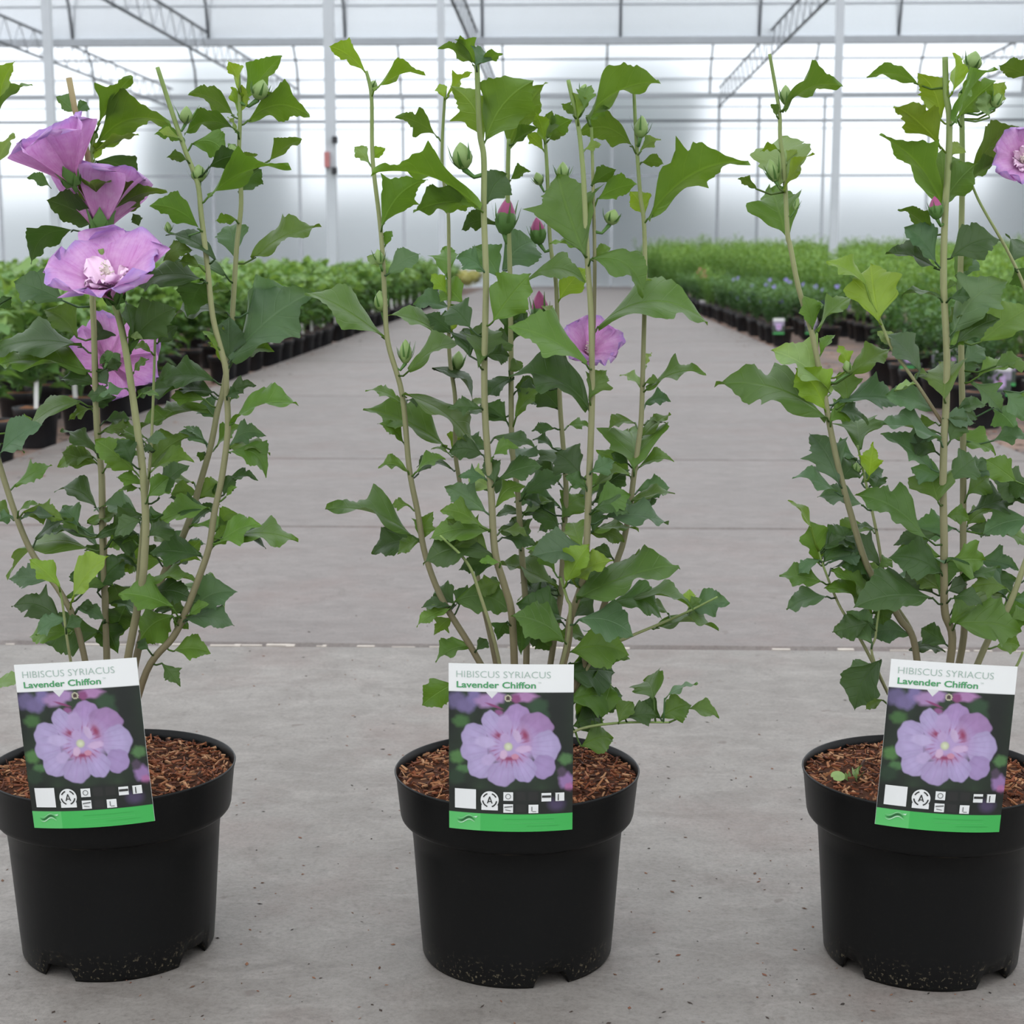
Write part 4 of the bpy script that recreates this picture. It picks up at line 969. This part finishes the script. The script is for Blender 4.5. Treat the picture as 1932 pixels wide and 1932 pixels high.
def text_geo(body, u0, v0, hgt, width, bold=0.0):
    """lettering as flat faces on the card: left edge u0, baseline v0, cap height and line width in card fractions"""
    cu = bpy.data.curves.new('lettering', 'FONT'); cu.body = body; cu.size = 1.0; cu.offset = bold; cu.resolution_u = 3; cu.fill_mode = 'FRONT'
    ob = bpy.data.objects.new('lettering', cu); COL.objects.link(ob); bpy.context.view_layer.update()
    me = bpy.data.meshes.new_from_object(ob.evaluated_get(bpy.context.evaluated_depsgraph_get()))
    bpy.data.objects.remove(ob); bpy.data.curves.remove(cu)
    P = np.array([v.co for v in me.vertices]); F = [tuple(p.vertices) for p in me.polygons]; bpy.data.meshes.remove(me)
    x0, x1 = P[:,0].min(), P[:,0].max(); cap = 0.70
    return [card_pt(u0 + (p[0]-x0)/(x1-x0)*width, v0 - p[1]/cap*hgt, 0.0008) for p in P], F
def make_label_meshes():
    V, F, C = paint()
    me = bpy.data.meshes.new('printed_face'); me.from_pydata(V, [], F); finish_mesh(me, M['print'], True, None, C)
    # card body
    n = 16; v, f = [], []
    for j in range(9):
        for i in range(n+1): v.append(card_pt(i/n, j/8, 0.0))
    for j in range(9):
        for i in range(n+1): p = card_pt(i/n, j/8, 0.0); v.append((p[0], p[1]+0.0007, p[2]))
    k = n+1; off = 9*k
    f += [(j*k+i, (j+1)*k+i, (j+1)*k+i+1, j*k+i+1) for j in range(8) for i in range(n)]
    f += [(off+j*k+i, off+j*k+i+1, off+(j+1)*k+i+1, off+(j+1)*k+i) for j in range(8) for i in range(n)]
    f += [(i, i+1, off+i+1, off+i) for i in range(n)] + [(8*k+i, off+8*k+i, off+8*k+i+1, 8*k+i+1) for i in range(n)]
    f += [(j*k, off+j*k, off+(j+1)*k, (j+1)*k) for j in range(8)] + [(j*k+n, (j+1)*k+n, off+(j+1)*k+n, off+j*k+n) for j in range(8)]
    body = bpy.data.meshes.new('card'); body.from_pydata(v, [], f); finish_mesh(body, M['white_card'], False)
    inks = []
    for name, (tv, tf), c in (('botanical_lettering', text_geo('HIBISCUS SYRIACUS', 0.062, 0.080, 0.040, 0.755, -0.012), (168, 190, 176)),
                              ('variety_lettering', text_geo('Lavender Chiffon', 0.064, 0.140, 0.036, 0.635, 0.022), (86, 160, 106)),
                              ('trademark_lettering', text_geo('TM', 0.715, 0.112, 0.010, 0.025), (190, 205, 195))):
        m = bpy.data.meshes.new(name); m.from_pydata(tv, [], tf); finish_mesh(m, plain(name+'_ink', srgb(*c), 0.5, 0.3, 0.02), False); inks.append((name, m))
    # white icons and marks of the lower strip
    def px(x, y, o=0.0008): return card_pt((x-62)/1306, (y-75)/1800, o)
    W = (232, 232, 230); K = (48, 48, 46)
    mb = MB()
    def q(x0, y0, x1, y1, c, o=0.0008): n_ = max(1, int((x1-x0)/45)+1); mb.add([p_ for i in range(n_+1) for p_ in (px(x0+(x1-x0)*i/n_,y1,o), px(x0+(x1-x0)*i/n_,y0,o))], [(2*i,2*i+2,2*i+3,2*i+1) for i in range(n_)], c=srgb(*c))
    def disc(cx, cy, r0, r1, c, o=0.0008, a0=0, a1=2*math.pi, n=28):
        vs_, fs_ = [], []
        for i in range(n+1):
            a = a0+(a1-a0)*i/n; vs_ += [px(cx+r0*math.cos(a), cy+r0*math.sin(a), o), px(cx+r1*math.cos(a), cy+r1*math.sin(a), o)]
        fs_ = [(2*i, 2*i+2, 2*i+3, 2*i+1) for i in range(n)]; mb.add(vs_, fs_, c=srgb(*c))
    def poly(pts, c, o=0.0012): mb.add([px(x, y, o) for x, y in pts], [tuple(range(len(pts)))], c=srgb(*c))
    q(125,1425,350,1640,W)                                             # blank square (its code is left out)
    disc(495,1535,0.5,48,W); disc(495,1535,48,96,W); q(408,1590,582,1645,W,0.00085)              # round emblem on a foot
    disc(495,1535,66,80,K,.0012,-2.7,-1.9); disc(495,1535,66,80,K,.0012,-1.25,-.45); disc(495,1535,66,80,K,.0012,.1,1.25); disc(495,1535,66,80,K,.0012,1.9,3.05)
    poly([(465,1570),(490,1495),(503,1495),(478,1570)],K); poly([(527,1570),(500,1495),(490,1495),(514,1570)],K); q(478,1545,514,1555,K,.0013)
    for x0,y0 in ((640,1445),(1040,1455),(1178,1455),(640,1575),(905,1580)): q(x0,y0,x0+102,y0+92,W)
    disc(690,1490,22,30,(120,120,118),.0012); q(1045,1480,1140,1505,K,.0012); q(1212,1470,1222,1540,K,.0012); q(1178,1455,1186,1547,K,.0012)
    poly([(650,1600),(735,1590),(735,1605),(650,1615)],(120,120,118)); poly([(660,1630),(720,1640),(720,1648),(660,1640)],(120,120,118)); poly([(935,1600),(945,1600),(945,1650),(935,1650)],(120,120,118)); poly([(945,1650),(985,1650),(985,1658),(945,1658)],(120,120,118))
    # wave emblem and faint lines on the green band
    def wave(y0, amp, th_, c, o):
        vs_ = []
        for i in range(15):
            x = 150+i*190/14; y = y0+amp*math.sin(i/14*2*math.pi+.4); w_ = th_*math.sin(math.pi*(i+.4)/15)
            vs_ += [px(x, y+w_, o), px(x, y-w_, o)]
        mb.add(vs_, [(2*i, 2*i+2, 2*i+3, 2*i+1) for i in range(14)], c=srgb(*c))
    wave(1752, 22, 10, (40, 90, 52), .0012); wave(1776, 22, 6, (190, 224, 194), .0010); wave(1730, 20, 3, (170, 214, 176), .0010)
    poly([(318,1722),(366,1714),(352,1734)], (196,228,200))
    q(650,1777,1180,1780,(96,192,110)); q(640,1738,1170,1741,(54,160,72)); q(880,1812,1230,1815,(54,160,72)); q(650,1838,1100,1840,(96,192,110))
    m = bpy.data.meshes.new('icon_strip'); m.from_pydata(mb.v, [], mb.f); finish_mesh(m, M['print'], False, None, mb.c); inks.append(('icon_strip', m))
    return body, me, inks
LB, LF, LI = make_label_meshes()
def hero_label(text, bottom_px, c, roll, lean):
    p = at_y(bottom_px[0], bottom_px[1], c.y - 0.1192)
    root = empty('plant_label', p); tag(root, text, 'plant label', 'printed picture labels on the big pots')
    root.rotation_euler = (lean, roll, 0)
    link('card', LB, root); f_ = link('printed_face', LF, root)
    for n_, m_ in LI: link(n_, m_, root)
    # clip that grips the rim
    mb = MB(); mb.box((-0.010, 0.0012, 0.020), (0.010, 0.0024, 0.050)); mb.build('rim_clip', M['white_card'], root, False)
hero_label('printed picture label standing upright on the pot of the middle hibiscus', (963, 1569), cc, math.radians(0.2), math.radians(-1.5))
hero_label('printed picture label leaning towards the pot side, on the hibiscus with open flowers', (173, 1561), cl, math.radians(-4.0), math.radians(-1.5))
hero_label('printed picture label tilted on the pot with the weed seedling', (1772, 1568), cr, math.radians(3.2), math.radians(-1.5))
# ------------------------------------------------------------------ background beds
def foliage_mesh(name, mat, n, h, spread, ll, lw, seed, nst=5, droop=0.2, low=0.12, dome=False):
    rr = random.Random(seed); V, F, C = [], [], []
    tips = []
    for k in range(nst):
        a = rr.uniform(0, 6.28); r = spread*rr.uniform(0.25, 1.0); hh = h*rr.uniform(0.72, 1.0)
        tips.append(Vector((r*math.cos(a), r*math.sin(a), hh)))
    def quad_leaf(b, d, up, l, w, c):
        s = d.cross(up); s = s.normalized() if s.length > 1e-4 else Vector((1,0,0)); nn = s.cross(d)
        i = len(V)
        V.extend([b, b+d*l*.28+s*w*.45+nn*l*.05, b+d*l*.62+s*w*.42+nn*l*.06, b+d*l-up*l*droop, b+d*l*.62-s*w*.42+nn*l*.06, b+d*l*.28-s*w*.45+nn*l*.05, b+d*l*.5-nn*l*.02])
        F.extend([(i,i+1,i+6),(i+1,i+2,i+6),(i+2,i+3,i+6),(i+3,i+4,i+6),(i+4,i+5,i+6),(i+5,i,i+6)])
        C.extend([(c,c,c,1)]*7)
    for k in range(n):
        tp = tips[k % nst]; t = low + (1-low)*rr.random()**0.75
        p = Vector((tp.x*t**1.2, tp.y*t**1.2, tp.z*t)) + Vector((rr.gauss(0,1), rr.gauss(0,1), rr.gauss(0,.5)))*spread*0.12
        a = rr.uniform(0, 6.28); el = rr.uniform(-0.25, 0.9)
        d = Vector((math.cos(a)*math.cos(el), math.sin(a)*math.cos(el), math.sin(el)))
        l = ll*rr.uniform(0.55, 1.1)
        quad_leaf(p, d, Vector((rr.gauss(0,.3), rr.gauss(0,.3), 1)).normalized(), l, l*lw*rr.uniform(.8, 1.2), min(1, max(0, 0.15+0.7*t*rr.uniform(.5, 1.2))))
    mb = MB()
    for tp in tips: mb.tube([(0,0,0), tuple(tp*0.5+Vector((tp.x*-.1, tp.y*-.1, 0))), tuple(tp*.97)], [h*.008, h*.006, h*.003], 4, False)
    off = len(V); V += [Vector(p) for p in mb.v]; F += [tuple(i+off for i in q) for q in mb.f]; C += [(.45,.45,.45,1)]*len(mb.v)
    me = bpy.data.meshes.new(name); me.from_pydata([tuple(p) for p in V], [], F); finish_mesh(me, mat, True, None, C)
    return me
def pot_mesh(name, r, h):
    n = 20; prof = [(0, .004), (r*.74, 0), (r*.76, .006), (r*.88, h*.76), (r*.93, h*.77), (r, h*.985), (r*.99, h), (r*.96, h*.99), (r*.93, h*.9), (0, h*.89)]
    mb = MB(); mb.lathe(prof, n); me = bpy.data.meshes.new(name); me.from_pydata(mb.v, [], mb.f); finish_mesh(me, M['pot_small'], True); return me
def soil_mesh(name, r, z, seed):
    rr = random.Random(seed); n = 16; V = [(0, 0, z+.012)]
    for ring in (.5, 1): V += [(r*ring*math.cos(2*math.pi*k/n), r*ring*math.sin(2*math.pi*k/n), z+rr.uniform(0, .012)) for k in range(n)]
    F = [(0, 1+k, 1+(k+1)%n) for k in range(n)] + [(1+k, 1+n+k, 1+n+(k+1)%n, 1+(k+1)%n) for k in range(n)]
    me = bpy.data.meshes.new(name); me.from_pydata(V, [], F); finish_mesh(me, M['soil_far'], True); return me
POTM, SOILM = pot_mesh('pot', .086, .15), soil_mesh('soil', .081, .137, 1)
BROAD = [foliage_mesh('foliage', M['fol_broad'], 170, .44, .17, .105, .55, 100+i, 6) for i in range(5)]
FINE = [foliage_mesh('foliage', M['fol_fine'], 420, .50, .17, .042, .36, 200+i, 11, droop=.1) for i in range(4)]
DARK = [foliage_mesh('foliage', M['fol_dark'], 420, .34, .15, .04, .45, 300+i, 10, droop=.1) for i in range(4)]
def blossom_mesh(mat, n, h, spread, seed, low=.45):
    rr = random.Random(seed); mb = MB()
    for k in range(n):
        a = rr.uniform(0, 6.28); r = spread*rr.uniform(.3, 1); c = Vector((r*math.cos(a), r*math.sin(a), h*rr.uniform(low, 1.02)))
        ax = Vector((rr.gauss(0, 1), rr.gauss(0, 1)-.8, .5)).normalized(); ex, ey, ez = frame(ax)
        for q in range(5):
            b = 2*math.pi*q/5; d = ex*math.cos(b)+ey*math.sin(b); s = -ex*math.sin(b)+ey*math.cos(b); l = rr.uniform(.02, .03)
            mb.add([c, c+d*l*.6-s*l*.35+ez*l*.2, c+d*l+ez*l*.2, c+d*l*.6+s*l*.35+ez*l*.2], [(0,1,2,3)])
    me = bpy.data.meshes.new('blossoms'); me.from_pydata(mb.v, [], mb.f); finish_mesh(me, mat, True); return me
VIO = [blossom_mesh(M['violet'], 3, .34, .15, 41), blossom_mesh(M['violet'], 1, .34, .15, 42)]
SAL = blossom_mesh(M['salmon'], 3, .46, .16, 43)
def tag_mesh():
    mb = MB(); mb.box((-.009, -.0006, 0), (.009, .0006, .17)); me = bpy.data.meshes.new('tag'); me.from_pydata(mb.v, [], mb.f); finish_mesh(me, M['white_card'], False); return me
def pict_mesh():
    nu, nv = 10, 14; V, F, C = [], [], []
    for j in range(nv+1):
        for i in range(nu+1):
            u, v = i/nu, j/nv; V.append(((u-.5)*.088, -.0012, (1-v)*.125))
            d = math.hypot((u-.5)*1.0, (v-.52)*1.35)
            c = (236,236,234) if v < .2 else (70,170,88) if v > .9 else ((170,60,110) if d < .07 else (196,168,214) if d < .3 else (150,140,160) if v < .5 else (60,72,60))
            C.append(srgb(*c))
    F = [(j*(nu+1)+i, (j+1)*(nu+1)+i, (j+1)*(nu+1)+i+1, j*(nu+1)+i+1) for j in range(nv) for i in range(nu)]
    me = bpy.data.meshes.new('printed_face'); me.from_pydata(V, [], F); finish_mesh(me, M['print'], True, None, C)
    mb = MB(); mb.box((-.044, -.001, 0), (.044, .0, .125)); m2 = bpy.data.meshes.new('card'); m2.from_pydata(mb.v, [], mb.f); finish_mesh(m2, M['white_card'], False)
    return m2, me
TAGM = tag_mesh(); PCARD, PFACE = pict_mesh()
BR = random.Random(99)
GZ = -0.03
def bed_plant(x, y, fol, label, group, scale=1.0, hs=1.0, extra=None, name='potted_shrub'):
    root = empty(name, (x, y, GZ)); tag(root, label, 'potted plant', group)
    rz = BR.uniform(0, 6.28)
    p = link('pot', POTM, root); s = link('soil', SOILM, root)
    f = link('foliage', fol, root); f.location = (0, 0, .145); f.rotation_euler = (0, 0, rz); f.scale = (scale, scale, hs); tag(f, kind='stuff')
    if extra is not None:
        e = link('blossoms', extra, root); e.location = (0, 0, .145); e.rotation_euler = (0, 0, BR.uniform(-.5, .5)); e.scale = (scale, scale, hs); tag(e, kind='stuff')
    return root
def white_tag(x, y, label, group):
    o = link('plant_tag', TAGM); o.location = (x, y, GZ+.085); o.rotation_euler = (BR.uniform(-.1, .1), BR.uniform(-.1, .1), BR.uniform(-.4, .4)); tag(o, label, 'plant tag', group)
def picture_label(x, y, z, label, group, rz=0.0):
    r_ = empty('plant_label', (x, y, GZ+z)); r_.rotation_euler = (-.05, 0, rz); tag(r_, label, 'plant label', group)
    link('card', PCARD, r_); link('printed_face', PFACE, r_)
# left bed
def clear(X, y): return all(abs(X-(p-1065)/FPX*20) > .38 or abs(y-20) > .42 for p in (109, 630, 836, 1561))
LROWS = [-1.92, -2.26, -2.62]
for ri, X in enumerate(LROWS):
    y = 5.45 + .22*(ri % 2)
    while y < 27:
        if clear(X, y) and X > -0.36*y - .1 and not (ri == 0 and 8.2 < y < 8.9):
            xx, yy = X + BR.uniform(-.03, .03), y + BR.uniform(-.05, .05)
            nr = ri == 0
            tg = BR.random() < (.7 if nr else .25)
            bed_plant(xx, yy, BROAD[BR.randrange(5)], ('broad-leaved green shrub with a white tag in its black pot, row along the aisle edge' if tg else 'broad-leaved green shrub in a small black pot without tag, row along the aisle edge') if nr else 'broad-leaved green shrub in a small black pot, behind the row at the aisle edge',
                      'front row of the broad-leaved bed' if nr else 'inner rows of the broad-leaved bed', BR.uniform(.85, 1.08), BR.uniform(.85, 1.22))
            if tg: white_tag(xx + BR.uniform(-.02, .05), yy - .05, 'narrow white tag stuck in a small black pot of the broad-leaved bed', 'white tags of the broad-leaved bed')
        y += .46
# right bed
def rp(X, y, kind='fine', hs=1.0, extra=None, front=False):
    lab = {'fine': 'feathery light green shrub in a black pot in the bed of fine-leaved plants', 'dark': 'dark green fine-leaved shrub in a black pot near the bed edge',
           'violet': 'dark green shrub with violet blossoms in a black pot near the bed edge', 'salmon': 'green shrub with salmon blossoms in a black pot near the bed edge'}[kind]
    grp = {'fine': 'feathery light green shrubs', 'dark': 'dark fine-leaved shrubs', 'violet': 'violet-flowering shrubs', 'salmon': 'salmon-flowering shrubs'}[kind]
    fol = BR.choice(FINE) if kind in ('fine', 'salmon') else BR.choice(DARK)
    ex = BR.choice(VIO) if kind == 'violet' else SAL if kind == 'salmon' else None
    bed_plant(X + BR.uniform(-.03, .03), y + BR.uniform(-.03, .03), fol, lab, grp, BR.uniform(.95, 1.2), hs*BR.uniform(.9, 1.12), ex)
RROWS = [1.74, 2.12, 2.5, 2.9]
for ri, X in enumerate(RROWS):
    y = 6.75 + .2*(ri % 2) + (.0 if ri < 2 else .3)
    while y < 27:
        if clear(X, y) and X < .30*y + .35:
            if y < 9.2 or (ri >= 1 and y < 10.0) or (ri >= 2 and y < 12.9):
                rp(X, y, 'dark' if ri < 1 else 'fine', 1.2)
            elif y > 12.9 or ri >= 3:
                if ri <= 1 and 12.9 < y < 17.5: rp(X, y, 'violet', 1.0)
                elif ri == 0 and 19.2 < y < 20.6: rp(X, y, 'salmon', .95)
                elif ri <= 1 and y < 24: rp(X, y, 'dark', 1.05)
                else: rp(X, y, 'fine', min(1.6, .98 + .038*(y-10)))
        y += .45
for X, y in ((1.66, 13.08), (1.92, 13.12)):
    picture_label(X+.02, y-.10, .10, 'flower picture label on a violet-flowering shrub at the corner of the bed', 'picture labels of the violet shrubs')
for X, y in ((1.70, 24.0), (1.72, 20.4)):
    picture_label(X-.02, y-.12, .06, 'small picture label low on a black pot far along the bed edge', 'picture labels far along the aisle')
for X, y in ((1.76, 8.55), (1.79, 7.95), (1.84, 7.2), (1.78, 6.85), (1.95, 7.4), (1.90, 8.2)):
    picture_label(X, y-.10, .13, 'white-topped picture label in the shrubs beside the nearest pots of the fine-leaved bed', 'picture labels of the fine-leaved bed', BR.uniform(-.2, .2))
# masses further out, too many and too far to tell apart
def mass(name, protos, spots, label, cat, mat):
    Vs, Fs, Cs, n0 = [], [], [], 0
    data = []
    for me in protos:
        v = np.zeros(len(me.vertices)*3, np.float32); me.vertices.foreach_get('co', v); c = np.zeros(len(me.vertices)*4, np.float32); me.color_attributes['Col'].data.foreach_get('color', c)
        data.append((v.reshape(-1, 3), c.reshape(-1, 4), [tuple(p.vertices) for p in me.polygons]))
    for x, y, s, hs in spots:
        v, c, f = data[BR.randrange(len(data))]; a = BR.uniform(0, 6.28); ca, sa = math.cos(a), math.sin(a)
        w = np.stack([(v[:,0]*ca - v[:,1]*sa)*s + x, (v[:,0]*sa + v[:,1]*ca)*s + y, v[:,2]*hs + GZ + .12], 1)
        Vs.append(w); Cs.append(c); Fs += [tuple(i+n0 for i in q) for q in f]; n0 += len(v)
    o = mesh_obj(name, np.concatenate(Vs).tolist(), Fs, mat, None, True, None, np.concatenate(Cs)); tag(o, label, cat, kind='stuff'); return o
sp = []
for y in np.arange(8.5, 31, .55):
    for x in np.arange(-.38*y, (-2.98 if y < 27 else -1.95), .45): clear(x, y) and sp.append((x+BR.uniform(-.1, .1), y+BR.uniform(-.1, .1), BR.uniform(1, 1.3), BR.uniform(.9, 1.25)))
mass('broad_leaved_plants', BROAD, sp, 'mass of broad-leaved green plants deep in the bed of white tags', 'plants', M['fol_broad'])
sp = []
for y in np.arange(9, 38, .6):
    for x in np.arange((3.42 if y < 27.5 else 1.75), .33*y+.6, .5): clear(x, y) and sp.append((x+BR.uniform(-.12, .12), y+BR.uniform(-.12, .12), BR.uniform(1.1, 1.5), min(1.85, .98+.04*(y-9))*BR.uniform(.9, 1.12)))
mass('fine_leaved_plants', FINE, sp, 'mass of feathery light green plants deep in the fine-leaved bed', 'plants', M['fol_fine'])
YEL = [foliage_mesh('foliage', M['fol_yellow'], 160, .36, .2, .07, .5, 400+i, 8) for i in range(2)]
sp = [(BR.uniform(-5.2, -1.9), BR.uniform(32.0, 37), 1.2, BR.uniform(.75, .95)) for _ in range(110)]
mass('yellow_plants', YEL, sp, 'mass of pale yellow plants at the far end of the aisle', 'plants', M['fol_yellow'])
